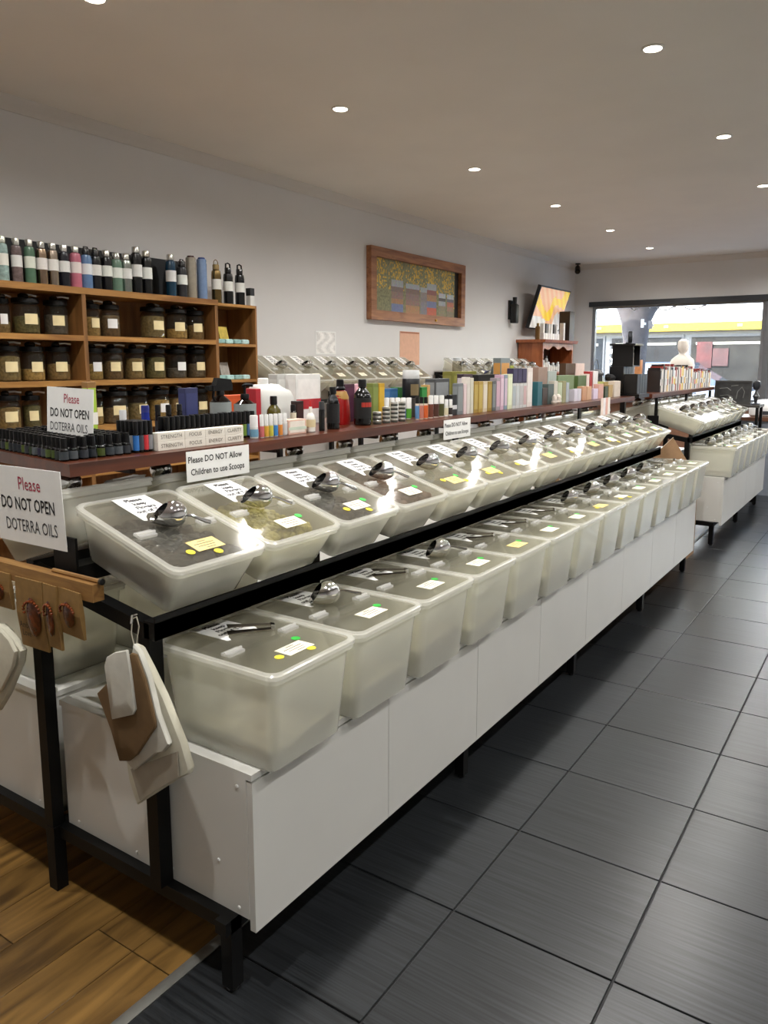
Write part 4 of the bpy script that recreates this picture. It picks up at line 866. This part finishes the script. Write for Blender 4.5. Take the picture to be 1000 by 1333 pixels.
for si, la, lb in JARS:
    z = SHZ[si+1]; shn = ('upper', 'middle', 'lower')[si]
    for bay, lst in ((0, la), (1, lb)):
        for k, (p, wpx) in enumerate(lst):
            py = (430, 492, 560)[si]; y0 = ypx(p-wpx/2, XJ+.05, py); y1 = ypx(p+wpx/2, XJ+.05, py); r = min(round_at(p-wpx/2, p+wpx/2, XJ+.07)[1], .085); y = (y0+y1)/2
            h = (.203, .20, .203)[si]*(.9+.12*min(1, r/.08)); sd = si*7+k*3+bay
            if bay: y = max(DV[1]+.02+r, min(y, DV[2]-.02-r))
            else: y = min(y, DV[1]-.02-r)
            lbl = 'black-lidded herb jar, %s %s on the %s jar shelf' % (ORD[k] if bay else ORD[len(lst)-1-k], 'past the pine divider toward the soaps' if bay else 'before the pine divider', shn)
            j = put('herb_jar', 'jar', lbl, jar_parts(r, h, JC[sd % 14], sd), (XJ, y, z), random.uniform(-.25, .2), 'herb jars on the wall shelving')
            s_ = copy_tree(jscoop) if ju else jscoop; ju = True
            s_.location = (XJ, y-.01-(.03 if bay and k == len(lst)-1 else 0), z+h); s_.rotation_euler = (0, 0, random.uniform(-.5, .6)); s_['label'] = 'scoop on lid of the %s herb jar %s divider, %s shelf' % (ORD[k] if bay else ORD[len(lst)-1-k], 'past' if bay else 'before', shn); s_['group'] = 'scoops on the herb jars'
# soaps and packets in the corner shelving
for q, z in enumerate((1.66, 1.395)):
    for k in range(4): put('soap_bar', 'soap', 'pale blue wrapped soap bar on the %s corner shelf' % ('upper', 'lower')[q], [('wrapper', (lambda m: rbox(m, .06, .075, 0, .035, .01, e=.006))(MB()).mesh('wrapper', M(('#8fb8b4', '#a9cfcb', '#86aaa6', '#b4d2cf')[k], .5, 0, .2, 60)))], (XF-.07, 4.105+.085*k, z), 0, 'soap bars')
    put('card_packet', 'packet', ('tan card packet leaning on the upper soaps', 'grey printed card leaning on the lower soaps')[q], [('card', MB().box(-.004, .004, -.05, .05, 0, .13).mesh('card', M(('#c9b04a', '#a39a90')[q], .6, 0, .2, 30), False))], (XF-.12, 4.22, z+.001), 0, None, (0, math.radians(-14), .1))
    put('herb_pouch', 'pouch', ('green and black pouch beside tan packet', 'dark pouch behind grey card')[q], [('pouch', (lambda m: m.loft([rrect(.05, .07, .01, 0), rrect(.06, .075, .012, .05), rrect(.008, .08, .003, .15)]))(MB()).mesh('pouch', M(('#4f6a2c', '#1c1c1c')[q], .5, 0, .4, 30)))], (XF-.19, 4.12, z), .2)
# drink bottles on top of the shelving
XD = -4.24
DB = [(7.5, 83, '#8fa7a2', '#cdd0c8', '#e6e4da', 1), (25.5, 92, '#6a5a58', '#b9b9b4', '#dcdcd8', 0), (42.5, 97, '#51705a', '#bdbdb8', '#d8ddcf', 0), (58, 104, '#9c8672', '#bdbdb8', '#e2ddd8', 2), (72.5, 110, '#a59788', '#bdbdb8', '#e2e0da', 2), (87, 118, '#14151e', '#c4c4c0', '#e0e0dc', 0), (102, 122, '#b8697a', '#c4c4c0', '#e2d6d2', 0),
      (116, 130, '#5f7da4', '#141418', '#dfe2e4', 3), (128, 135, '#101114', '#141418', '#dedcd6', 3), (142, 138, '#0e0f12', '#bdbdb8', '#dee2da', 0), (155, 148, '#64806e', '#c4c4c0', '#dfe4dc', 0), (167.5, 150, '#9aa09a', '#c4c4c0', '#e2e2de', 2), (181, 124, '#0b0b0d', '#bdbdb8', '#dcdcd8', 0), (194, 140, '#0b0b0d', '#b4b0a4', '#dee0da', 0),
      (225.5, 153, '#0f3348', '#c4c4c0', '#dcdcda', 0), (240, 178, '#2c2d30', '#1a1a1c', '#d8dcd6', 3), (252, 158, '#8f8778', '#3a1a1c', None, 4), (266, 165, '#6f86a8', '#2f4478', None, 4), (284.5, 163, '#7d6842', '#8a7448', '#d8d6ce', 5), (300, 176, '#0c0c0e', '#0c0c0e', '#dfe0da', 6), (315, 182, '#0c0c0e', '#0c0c0e', '#dcdcd6', 6)]
NMS = {'#8fa7a2': 'floral pale teal', '#6a5a58': 'dark patterned', '#51705a': 'sage green', '#9c8672': 'bronze steel', '#a59788': 'brushed steel', '#14151e': 'navy black', '#b8697a': 'rose pink', '#5f7da4': 'blue', '#101114': 'black carry-cap', '#0e0f12': 'black silver-capped', '#64806e': 'grey green', '#9aa09a': 'small silver', '#0f3348': 'deep teal blue', '#2c2d30': 'charcoal', '#8f8778': 'plain taupe', '#6f86a8': 'plain powder blue', '#7d6842': 'brass ring-topped'}
seen = {}
for i, (p, ty, c, cc, lb, st) in enumerate(DB):
    wpx = 15.2 if p < 220 else 15.6; bz = 368+.085*p*1.0
    y0 = ypx(p-wpx/2, XD+.03, 340); y1 = ypx(p+wpx/2, XD+.03, 340); r = min(round_at(p-wpx/2, p+wpx/2, XD+.03)[1], .036); y = (y0+y1)/2
    pyt = 280+ty*.34; h = max(.2, hit(p, pyt, 0, XD).z-1.967)
    nm = NMS.get(c)
    if c == '#0b0b0d': nm = ('tall black steel-capped', 'black brass-capped')[seen.get(c, 0)]
    if c == '#0c0c0e': nm = ('black loop-handled', 'black loop-handled end')[seen.get(c, 0)]
    seen[c] = seen.get(c, 0)+1
    zb = 1.967 if y < 4.03 else 1.95
    metal = 1. if st == 2 or st == 5 else 0.
    t = thing('drink_bottle', '%s drink bottle standing on the jar shelving' % nm, 'bottle', (XD, y, zb), group='drink bottles on the jar shelving')
    neck = .93 if st == 4 else .62
    for n_, me in bottle_parts(r, h-.0 if st not in (5, 6) else h-.035, neck, .036 if st != 4 else .012, .68 if st != 4 else .72, M(c, .25, metal, .3 if c in ('#8fa7a2', '#6a5a58') else .06, 45), M(cc, .2, 1. if cc.startswith('#b') or cc.startswith('#c') else 0, .04), M(lb, .6, 0, .04) if lb else None, (.36, .62), .11, (-110, 70)): link(n_, me, t)
    if st == 5: MB().tube([(0, .022*math.cos(a), h-.03+.028*math.sin(a)) for a in [math.pi*2*q/12 for q in range(13)]], .003, 6).build('ring', M('#8a7448', .25, .8), t)
    if st == 6: MB().tube([(0, -.022, h-.045), (0, -.02, h-.008), (0, .0, h-.002), (0, .02, h-.008), (0, .022, h-.045)], .006, 6).build('loop_handle', CAP, t)
    if st == 3: MB().tube([(0, -.02, h-.02), (0, -.012, h+.01), (0, .012, h+.01), (0, .02, h-.02)], .005, 6).build('loop_handle', CAP, t)
put('carton', 'carton', 'small black and white carton past the loop-handled bottles', carton_parts(.045, .045, .13, M('#d4d4d0', .5), None, None)+[('dark_top', MB().box(-.0228, .0228, -.0228, .0228, .075, .131).mesh('dark_top', M('#15161a', .4), False))], (-4.2, 4.427, 1.95))
for k, y in enumerate((3.28, 3.46)):
    put('oval_board', 'board', ('dark oval board leaning beside the black bottles', 'dark oval board leaning beside the deep teal bottle')[k], [('board', MB().loft([[(-.006, .075*math.cos(a), .12+.118*math.sin(a)) for a in [2*math.pi*i/20 for i in range(20)]], [(.006, .075*math.cos(a), .12+.118*math.sin(a)) for a in [2*math.pi*i/20 for i in range(20)]]]).mesh('board', M('#4a463a', .6, 0, .1)))], (-4.33, y+.02, 1.968), 0, None, (0, math.radians(-6), 0))

# ------------------------------------------------------------------ wall picture, posted papers, screen, speaker, hutch, camera
def vcol_mat(name, rough=.6):
    m = D.materials.new(name); m.use_nodes = True; n = m.node_tree.nodes; a = n.new('ShaderNodeVertexColor'); a.layer_name = 'print'
    m.node_tree.links.new(a.outputs[0], n['Principled BSDF'].inputs['Base Color']); n['Principled BSDF'].inputs['Roughness'].default_value = rough; return m
def printed(name, w, h, nx, ny, fn, parent, mat):
    """flat print in the local y-z plane facing +x, coloured per cell"""
    vs = [(0, w*(i/nx-.5), h*j/ny) for j in range(ny+1) for i in range(nx+1)]
    fs = [(j*(nx+1)+i, j*(nx+1)+i+1, (j+1)*(nx+1)+i+1, (j+1)*(nx+1)+i) for j in range(ny) for i in range(nx)]
    me = D.meshes.new(name); me.from_pydata(vs, [], fs); me.materials.append(mat)
    ca = me.color_attributes.new('print', 'FLOAT_COLOR', 'CORNER'); cols = []
    for j in range(ny):
        for i in range(nx): cols += (list(fn((i+.5)/nx, (j+.5)/ny))+[1.])*4
    ca.data.foreach_set('color', cols); return link(name, me, parent)
def hives(u, v):
    rn = random.Random(int(u*991)*1013+int(v*577)); rn.random()
    g = rn.uniform(.7, 1.2); c = [x*g for x in lin('#6f6f4c')]
    if v > .42-.25*(u > .9) and rn.random() < .34+.2*math.sin(u*30): c = [x*g for x in lin('#b8952e')]
    for x0, x1, top, cols in ((.20, .33, .62, ('#8a8f94', '#6b5a55', '#7a625a', '#8f6a4a', '#5f6a8a')), (.36, .53, .61, ('#8a8f96', '#6a5850', '#75605a', '#7a6258', '#96704c')), (.54, .62, .57, ('#8a8f94', '#77706a', '#6e6a68', '#6f6c70', '#6f6c70')),
                              (.63, .75, .66, ('#8a8f94', '#7a4a44', '#8f6a4a', '#60688a', '#a8543c')), (.78, .88, .50, ('#9aa0a6', '#4a4444', '#8a8f94', '#7a7258', '#7a7258')), (.90, .99, .50, ('#9aa0a6', '#5a5a62', '#a0604c', '#8f6f5c', '#7a6f58'))):
        if x0 <= u <= x1 and v < top: k = min(4, int((top-v)/top*5.5)); c = [x*rn.uniform(.85, 1.12) for x in lin(cols[k])]
    return [min(1, x*1.25+.03) for x in c]  # lift and offset put the cover glass's glare into the print colours
pf = thing('framed_picture', 'wide timber-framed photo of beehives and sunflowers on the wall', 'picture', (XL+.0, 7.36, 1.95))
PWD, PHT, FW_ = 1.96, .71, .095
MB().box(.0, .06, -PWD/2, PWD/2, 0, FW_).box(0, .06, -PWD/2, PWD/2, PHT-FW_, PHT).box(0, .06, -PWD/2, -PWD/2+FW_, FW_, PHT-FW_).box(0, .06, PWD/2-FW_, PWD/2, FW_, PHT-FW_).build('frame', FRAMEW, pf, smooth=False)
o = printed('photo_print', PWD-2*FW_-.09, PHT-2*FW_, 96, 30, hives, pf, vcol_mat('picture_print')); o.location = (.014, -.045, FW_)
MB().box(.004, .014, PWD/2-FW_-.09, PWD/2-FW_, FW_, PHT-FW_).build('dark_gap', M('#16100c', .7), pf, smooth=False)
MB().box(.002, .013, -PWD/2+FW_, PWD/2-FW_, FW_, PHT-FW_).build('backing', M('#2a2420', .7), pf, smooth=False)
MB().lathe([(.012, 0), (.014, .012), (.008, .018), (0, .019)], 12).build('latch_knob', M('#c9a24a', .3, .8), pf, (.06, .28, FW_*.45), (0, math.pi/2, 0))
def crinkle_shade(u, v):
    rn = random.Random(int(u*97)*131+int(v*101)); g = .75+.3*math.sin(u*14+3*math.sin(v*6))*.5+rn.uniform(-.08, .08); return [min(1, x*(g+.25)) for x in lin('#e2deda')]
t = thing('posted_paper', 'crinkled white plastic sleeve posted on the wall above the tub rack', 'paper', (XL+.001, 5.72, 1.6)); MB().box(0, .002, -.15, .15, 0, .21).build('sheet', PAPER, t, smooth=False)
o = printed('print', .28, .19, 24, 16, crinkle_shade, t, vcol_mat('crinkle_shading', .3)); o.location = (.0026, 0, .01)  # light and shade of the creases painted as wavy tone on a flat sheet
t = thing('posted_paper', 'peach coloured paper posted on the wall below the beehive picture', 'paper', (XL+.001, 7.19, 1.5)); MB().box(0, .002, -.2, .2, 0, .355).build('sheet', M('#d9a98c', .6, 0, .06, 20), t, smooth=False)
MB().box(.002, .0026, -.19, .19, .335, .352).build('header', M('#a86a4c', .6), t, smooth=False)
# tilted screen
def abstract(u, v):
    s = v+.25*math.sin(u*5)+.15*math.sin(u*11+v*7)
    c = lin('#e8c24a') if .45 < s < .8 else lin('#e6b48a') if s >= .8 else lin('#dcae8a') if s > .15 else lin('#d8d0c6')
    if v < .28 and u < .45 and v < .28*(1-u*1.2)+.08: c = lin('#d4d2cc')
    return [x*(1+.12*math.sin(u*40+v*23)) for x in c]
scr = thing('wall_screen', 'tilted wall screen showing a yellow and orange abstract picture', 'screen', (-4.36, 10.62, 1.99), (0, math.radians(17), 0))
MB().box(-.05, 0, -.56, .56, 0, .60).build('casing', M('#1a1a1c', .4), scr, smooth=False)
def scr_mat():
    m = D.materials.new('screen_print'); m.use_nodes = True; n = m.node_tree.nodes; a = n.new('ShaderNodeVertexColor'); a.layer_name = 'print'; b = n['Principled BSDF']
    m.node_tree.links.new(a.outputs[0], b.inputs['Base Color']); m.node_tree.links.new(a.outputs[0], b.inputs['Emission Color']); b.inputs['Emission Strength'].default_value = .55; b.inputs['Roughness'].default_value = .25; return m
o = printed('display', 1.08, .56, 40, 24, abstract, scr, scr_mat()); o.location = (.001, 0, .02)
MB().box(-.09, -.05, -.1, .1, .2, .4).build('bracket', BLACKM, scr, smooth=False)
MB().tube([(-.06, 0, .297), (-.214, 0, .25)], .02, 10).build('wall_arm', BLACKM, scr)
t = thing('wall_speaker', 'small black speaker on a wall bracket beside the tilted screen', 'speaker', (XL, 9.72, 2.05))
MB().box(0, .03, -.05, .05, .05, .3).build('bracket', BLACKM, t); MB().loft([rrect(.08, .1, .02, 0, .075), rrect(.09, .11, .025, .02, .075), rrect(.09, .11, .025, .24, .075), rrect(.04, .06, .015, .26, .075), rrect(.05, .06, .015, .34, .075)]).build('cabinet', BLACKM, t)
# hutch
hu = thing('timber_hutch', 'timber hutch with scalloped front standing against the wall near the window', 'hutch', (XL+.016, 10.0, 0)); HD, HW = .36, 1.15
for q in (0, HW-.03): MB().box(0, HD, q, q+.03, 0, 1.80).build('side_panel', HUTCHW, hu, smooth=False)
MB().box(0, .015, .03, HW-.03, 0, 1.80).build('back_panel', M('#3a1e10', .6), hu, smooth=False)
for z in (.1, .55, 1.0, 1.40): MB().box(.015, HD-.01, .03, HW-.03, z-.025, z).build('shelf_board', HUTCHW, hu, smooth=False)
MB().prism([(-.015, 1.80), (HD+.045, 1.80), (HD+.06, 1.84), (-.015, 1.84)], 'y', -.05, HW+.05).build('cornice', HUTCHW, hu, smooth=False)
pts = [(.03, 1.80), (.03, 1.70)]+[(.03+(HW-.06)*i/24, 1.735+.022*math.cos(2*math.pi*i/24*3)-.02*abs(math.cos(math.pi*i/24))**8*1.5) for i in range(1, 24)]+[(HW-.03, 1.70), (HW-.03, 1.80)]
MB().prism(pts, 'x', HD-.02, HD).build('scalloped_rail', HUTCHW, hu, smooth=False)
for k in range(8): put('toiletry_bottle', 'bottle', 'small pale toiletry bottle inside the timber hutch', bottle_parts(.026, (.2, .16, .22, .14, .12, .13, .12, .14)[k], .6, .03, .6, M(('#cfccc4', '#b9bab4', '#8a8a86', '#d6d4ce')[k % 4], .4), M(('#2a2624', '#d8d8d4')[k % 2], .4), M('#d8d4ca', .6), (.2, .6)), (XL+.30, 10.13+.09*k, 1.40), 0, 'bottles inside the hutch')
for k in range(7): put('carton', 'carton', 'small white carton in the row on top of the hutch', carton_parts(.075, .06, .09, M(('#d4cec8', '#dcd8d2', '#cfc9c6')[k % 3], .5)), (XL+.30, 10.16+.085*k, 1.84), 0, 'white cartons on the hutch')
for k in range(6): put('carton', 'carton', 'small bottle carton stacked on the row of white cartons', carton_parts(.05, .05, .13, M(('#e0dcd4', '#3a3634', '#c9c5c0')[k % 3], .5)), (XL+.30, 10.15+.095*k, 1.93), 0, 'second layer on the hutch')
put('bottle', 'bottle', 'brass coloured bottle at the near end of the hutch top', bottle_parts(.035, .22, .4, .03, .5, M('#6a4a1e', .3, .3), M('#8a6a2e', .3, .6), None), (XL+.27, 10.06, 1.84))
put('carton', 'carton', 'tall dark box at the far end of the hutch top', carton_parts(.2, .16, .42, M('#2a1c16', .5)), (XL+.325, 11.0, 1.84))
put('carton', 'carton', 'tall white slim carton beside the tall dark box', carton_parts(.06, .06, .25, M('#d9d5d0', .5)), (XL+.33, 10.82, 1.84))
# security camera under the ceiling in the corner
t = thing('security_camera', 'small black security camera in the ceiling corner', 'camera', (-4.36, 11.9, ZC))
MB().lathe([(.04, 0), (.04, -.015), (.012, -.02), (.012, -.06)], 12).build('mount', BLACKM, t); MB().tube([(-.02, .05, -.06), (.02, -.06, -.13)], [.04, .042], 12).build('housing', BLACKM, t); MB().tube([(.02, -.06, -.13), (.024, -.07, -.137)], [.03, .028], 12).build('lens', BLACKG, t)

# ------------------------------------------------------------------ jewellery bar and packets at the rack end
pr_ = hit(131, 764, 1, 1.105); pl_ = hit(-40, 718, 1, 1.115)
BZ = .968
jb = thing('jewellery_bar', 'short wooden bar with amber packets hung from it at the rack end', 'bar', (-1.86, 1.108, BZ))
MB().box(-.30, .285, -.016, .016, -.022, .022).build('bar', BARW, jb, smooth=False)
MB().tube([(.10, .004, .027), (.29, .004, .027)], .006, 8).build('dowel', BARW, jb); MB().lathe([(.008, 0), (.008, .008), (0, .01)], 10).build('end_cap', BLACKM, jb, (.29, .004, .027), (0, math.pi/2, 0))
MB().box(-.06, -.03, .014, .052, -.02, .0).build('hook', STEEL, jb)
KRAFT = M('#8a6a3a', .6, 0, .12, 40); AMBER = M('#5a2a12', .25, 0, .5, 60)
PK = [(-.235, .13, .13, 0, .0), (-.115, .10, .10, .06, .02), (.022, .115, .19, .06, .06), (.114, .06, .17, .10, -.1), (.196, .10, .12, .1, -.15)]
for k, (x, w, h, dy, rz) in enumerate(PK):
    t = thing('amber_packet', ('amber packet hanging at the wall-side end of the wooden bar', 'small amber packet with dark beads left of the lettered one', 'kraft packet lettered Amber Love with a bead heart', 'narrow amber packet hanging beside the lettered one', 'small kraft packet of dark beads near the bar end')[k], 'packet', (-1.86+x, 1.0893, BZ-.004), (math.radians(3), 0, rz*.5), 'amber packets')
    MB().loft([[(-w/2, -.003, -h), (w/2, -.003, -h), (w/2, .003, -h), (-w/2, .003, -h)], [(-w/2, -.008, -h*.5), (w/2, -.008, -h*.5), (w/2, .005, -h*.5), (-w/2, .005, -h*.5)], [(-w/2, -.002, 0), (w/2, -.002, 0), (w/2, .002, 0), (-w/2, .002, 0)]]).build('sleeve', KRAFT, t, smooth=False)
    cx = .018 if k == 2 else 0
    MB().loft([[(cx+w*.26*math.sin(a), -.0095, -h*.52+h*.28*math.cos(a)*(1-.15*math.sin(a))) for a in [2*math.pi*i/16 for i in range(16)]], [(cx+w*.2*math.sin(a), -.0125, -h*.52+h*.22*math.cos(a)) for a in [2*math.pi*i/16 for i in range(16)]]]).build('window_print', AMBER, t)
    b_ = MB()
    for i in range(11): b_.lathe([(.0005, -.004), (.0035, -.002), (.004, 0), (.0035, .002), (.0005, .004)], 6, (cx+w*.3*math.sin(-1.9+i*.34), -.014), -h*.42+h*.22*math.cos(-1.9+i*.34)*.6)
    b_.build('beads', M('#7a3c1c', .15, 0, .5, 90), t)
    if k == 2:
        for s_, z in (('Amber', -.128), ('Love', -.150)): link('lettering', text_mesh(s_, .024, INK, .8), t, (-.024, -.0075, z), (math.pi/2, 0, 0))

# ------------------------------------------------------------------ paper and cloth bags hung at the rack end
def bag(label, pts, y, th, mat, name='hanging_bag', bulge=.01, fold=None):
    P = [hit(a, b, 1, y) for a, b in pts]; cx = sum(p.x for p in P)/len(P); zt = max(p.z for p in P)
    t = thing(name, label, 'bag', (cx, y, zt), group='bags hung on the rack end'); n = len(P); out = [(p.x-cx, p.z-zt) for p in P]
    mx, mz = sum(a for a, b in out)/n, sum(b for a, b in out)/n
    rings = []
    for yy, s in ((th/2, .97), (th/4, 1.), (-th/4, 1.), (-th/2, .97), (-th/2-bulge, .55)): rings.append([(mx+(a-mx)*s, yy, mz+(b-mz)*s) for a, b in out])
    MB().loft(rings).build('bag_body', mat, t)
    return t, out
CLOTHW = M('#cfcbb8', .8, 0, .05, 40, .3); PAPW = M('#cfcdc2', .7, 0, .06, 25, .4); PAPB = M('#6b5233', .75, 0, .1, 30, .4); GREYC = M('#a59c8c', .8, 0, .06, 30, .3)
t, _ = bag('long cream calico bag with grey face, longest in the hung bunch', [(177, 838), (184, 841), (198, 868), (216, 905), (240, 965), (250, 1000), (249, 1006), (236, 1012), (182, 1046), (172, 1016), (164, 960)], 1.128, .02, CLOTHW, bulge=.004)
P = [hit(a, b, 1, 1.114) for a, b in ((172, 1000), (232, 978), (234, 1010), (184, 1041))]
MB().loft([[(p.x-t.location.x, -.014, p.z-t.location.z) for p in P], [(p.x-t.location.x, -.0185, p.z-t.location.z) for p in P]]).build('grey_face', GREYC, t)
t, _ = bag('white calico bag with folded hem behind the brown paper bag', [(176, 838), (183, 846), (196, 880), (208, 930), (222, 968), (215, 978), (206, 979), (176, 1002), (166, 990), (168, 900)], 1.104, .014, PAPW, bulge=.003)
t, _ = bag('brown kraft paper bag in the hung bunch', [(172, 850), (178, 852), (190, 885), (203, 940), (203, 947), (180, 982), (170, 990), (157, 990), (146, 950), (128, 902), (140, 890)], 1.0895, .010, PAPB, bulge=.003)
t, _ = bag('small white paper bag at the front of the hung bunch', [(140, 855), (150, 849), (166, 846), (170, 870), (177, 924), (174, 930), (147, 936), (137, 866)], 1.078, .008, PAPW, bulge=.002)
hk = thing('string_loop', 'looped string tying the bunch of bags to the black rail', 'string', (-1.535, 1.13, .93))
Ph = [hit(a, b, 1, 1.118) for a, b in ((176, 845), (171, 825), (172, 806), (178, 803), (181, 815), (177, 842))]
MB().tube([tuple(p-hk.location) for p in Ph], .0016, 6).build('string', M('#b9b3a2', .7), hk)
Ph = [hit(a, b, 1, y) for a, b, y in ((171, 812, 1.11), (172, 802, 1.118), (178, 800, 1.15), (180, 808, 1.16))]
MB().tube([tuple(p-hk.location) for p in Ph], .003, 6).build('hook', M('#c4c4c0', .2, .9), hk)
t, _ = bag('grey-white cloth bag hanging below the wooden bar on the wall side', [(-30, 812), (4, 812), (18, 826), (32, 846), (30, 862), (12, 905), (0, 925), (-40, 935)], 1.10, .02, CLOTHW, bulge=.004)
t, _ = bag('grey-white outer cloth bag in front of the wall-side cloth bag', [(-30, 816), (0, 817), (14, 832), (22, 848), (18, 868), (2, 900), (-40, 910)], 1.078, .012, CLOTHW, bulge=.003)

# odds and ends under the red shelf
t = thing('cloth_scraps', 'crumpled white tissue lying under the red shelf', 'tissue', (-1.86, 1.42, 1.174), (0, -TILT, 0))
rn = random.Random(2); MB().loft([[(rn.uniform(.8, 1.1)*.04*math.cos(a), rn.uniform(.8, 1.1)*.07*math.sin(a), z+rn.uniform(-.002, .002)) for a in [2*math.pi*i/14 for i in range(14)]] for z in (0, .006, .012)]).build('tissue', PAPER, t)

# ------------------------------------------------------------------ the street outside
struct(MB().box(-30, 20, YF+.15, 14.35, -.25, -.02).build('pavement', M('#9a968e', .8, 0, .05, 3)))
struct(MB().box(-40, 30, 14.35, 40, -.4, -.06).build('road', M('#5c5d5f', .85, 0, .08, 4)))
YS = 24.; G0 = -.06
bd = thing('street_building', 'white-fronted shop building with yellow stripe across the street', 'building', (-6, YS, G0))
def bpart(name, x0, x1, z0, z1, mat, y0=0., y1=.3): return MB().box(x0+6, x1+6, y0, y1, z0-G0, z1-G0).build(name, mat, bd, smooth=False)
bpart('wall', -24, 12, G0, 6.5, M('#777775', .7, 0, .03), .1, 1.5)
bpart('fascia', -24, 12, 2.69, 6.5, M('#efeeea', .6, 0, .02), -.15, .1)
bpart('yellow_stripe', -24, 12, 2.46, 2.69, M('#c9aa08', .5, 0, .03), -.2, .1)
for i in range(9): bpart('stripe_bolt', -14.02+2*i, -13.9+2*i, 2.55, 2.62, M('#8a8a84', .5), -.22, -.2)
for i in range(9):
    x0 = -18+2.35*i+.9
    f_ = bpart('shop_window', x0, x0+2.2, .3, 2.36, M('#4c4e52', .4, .2, .05), .05, .1)
    MB().box(x0+6+.07, x0+6+2.13, .03, .05, .45, 2.34).build('pane', M(('#202428', '#282828', '#2c2a26')[i % 3], .5, 0, .35, 1.5, spec=.1), f_, smooth=False)
    MB().box(x0+6+.2, x0+6+2.0, .015, .03, 2.12, 2.19).build('window_light', M('#a8a698', .5), f_, smooth=False)
for (p, py, sx_, tx) in ((789, 458, .19, 'ORT DECA'), (788, 471, .32, 'OUTIO')):
    q = hit(p, py, 1, YS); link('lettering', text_mesh(tx, sx_, M('#e8e8e4', .5), 1, .004, 'LEFT'), bd, (q.x+6, .0, q.z-G0), (math.pi/2, 0, 0))
for px, py, w, h, c in ((917, 462, .42, .75, '#4a1210'), (938, 465, .42, .5, '#3c1c1a')):
    q = hit(px, py, 1, YS); MB().box(q.x+6-w/2, q.x+6+w/2, -.03, .02, q.z-G0-h/2, q.z-G0+h/2).build('red_poster', M(c, .5, 0, .5, 3), bd, smooth=False)
# tree
YT = 13.9; tx_ = hit(826, 440, 1, YT).x
tr = thing('street_tree', 'thick grey street tree trunk forking above, outside the window', 'tree', (tx_, YT, -.02))
BARK = M('#585252', .9, 0, .2, 14, .8)
def tsec(pl, pr, py):
    a, b = hit(pl, py, 1, YT), hit(pr, py, 1, YT); return ((b.x-a.x)/2, (a.x+b.x)/2-tx_, a.z+.02)
secs = [(.24, .0, 0), (.2, .0, .3)]+[tsec(*q) for q in ((818, 838, 500), (813, 840, 470), (811, 843, 440), (809, 847, 420), (806, 853, 408), (803, 860, 400), (800, 868, 391), (796, 880, 380))]
MB().loft([[(r*math.cos(a)*(1+.05*math.sin(3*a+z))+dx, r*.8*math.sin(a), z) for a in [2*math.pi*i/16 for i in range(16)]] for r, dx, z in secs]).build('trunk', BARK, tr)
r, dx, z = secs[-1]
for sg in (-1, 1): MB().tube([(dx+sg*r*.42, 0, z-.05), (dx+sg*r*.6, 0, z+.25), (dx+sg*r*1.2, .1, z+1.2), (dx+sg*r*2.2, .2, z+2.6)], [r*.5, r*.42, r*.35, r*.22], 12).build('bough', BARK, tr)
for px, py, c, w in ((836.5, 421, '#d9d7d0', .025), (847, 423, '#7a7674', .035)):
    q = hit(px, py, 1, YT-.34); MB().box(q.x-tx_-w, q.x-tx_+w, -.345, -.335, q.z+.02-.07, q.z+.02+.07).box(q.x-tx_-.01, q.x-tx_+.01, -.336, -.15, q.z+.02-.02, q.z+.02+.02).build('tree_sign', M(c, .5), tr)
# parked cars
def car_parts(col):
    Wd = 1.75
    prof = [(-2.15, .35, .62), (-2.05, .3, .78), (-1.5, .28, .92), (-1.0, .28, .97), (0., .28, .98), (1.0, .28, .99), (1.7, .28, .98), (2.05, .3, .9), (2.15, .4, .7)]
    body = MB().loft([[(x, -Wd/2*.9, z0), (x, -Wd/2, (z0+z1)/2), (x, -Wd/2*.94, z1-.03), (x, -Wd/2*.7, z1), (x, Wd/2*.7, z1), (x, Wd/2*.94, z1-.03), (x, Wd/2, (z0+z1)/2), (x, Wd/2*.9, z0)] for x, z0, z1 in prof]).mesh('body', M(col, .25, .3, .04, 3, 0, .6))
    cabin = MB().loft([[(x, -w*.5, .95), (x*.8+.1, -w*.42, z), (x*.8+.1, w*.42, z), (x, w*.5, .95)] for x, w, z in ((-1.0, 1.6, .97), (-.5, 1.62, 1.42), (.9, 1.62, 1.44), (1.85, 1.5, 1.0))]).mesh('cabin_glass', M('#4a545c', .08, .2, .1, 2))
    roof = MB().loft([[(x, -.68, 1.38), (x, -.6, 1.46), (x, .6, 1.46), (x, .68, 1.38)] for x in (-.42, .1, .86)]).mesh('roof', M(col, .25, .3, .04, 3, 0, .6))
    return [('body', body), ('cabin_glass', cabin), ('roof', roof)]
WH = MB().lathe([(.05, -.1), (.31, -.1), (.33, -.06), (.33, .06), (.31, .1), (.2, .1), (.18, .06), (0, .06)], 20).mesh('wheel', M('#1c1c1e', .6))
for col, x, y, sc_, lab in (('#4f78a0', -7.3, 17.6, 1.06, 'light blue car parked to the wall side of the tree'), ('#5a6476', -5.3, 20.2, 1.1, 'silver grey car parked behind the tree'), ('#8f969c', -.75, 18.2, 1.14, 'pale grey car with dark windows past the tree'), ('#2f8aa8', -.2, 15.5, .86, 'turquoise car close to the window')):
    c = put('parked_car', 'car', lab, car_parts(col), (x, y, G0), 0); c.scale = (sc_,)*3
    for wx in (-1.35, 1.35):
        for sg in (-1, 1): link('wheel', WH, c, (wx, sg*.78, .33), (-sg*math.pi/2, 0, 0))
    for sg in (-1, 1):
        MB().box(-2.13, -2.06, sg*.6-.15, sg*.6+.15, .62, .74).build('tail_light', M('#b03030', .3), c); MB().box(2.06, 2.13, sg*.6-.15, sg*.6+.15, .66, .76).build('head_light', M('#e6e6e2', .2), c)
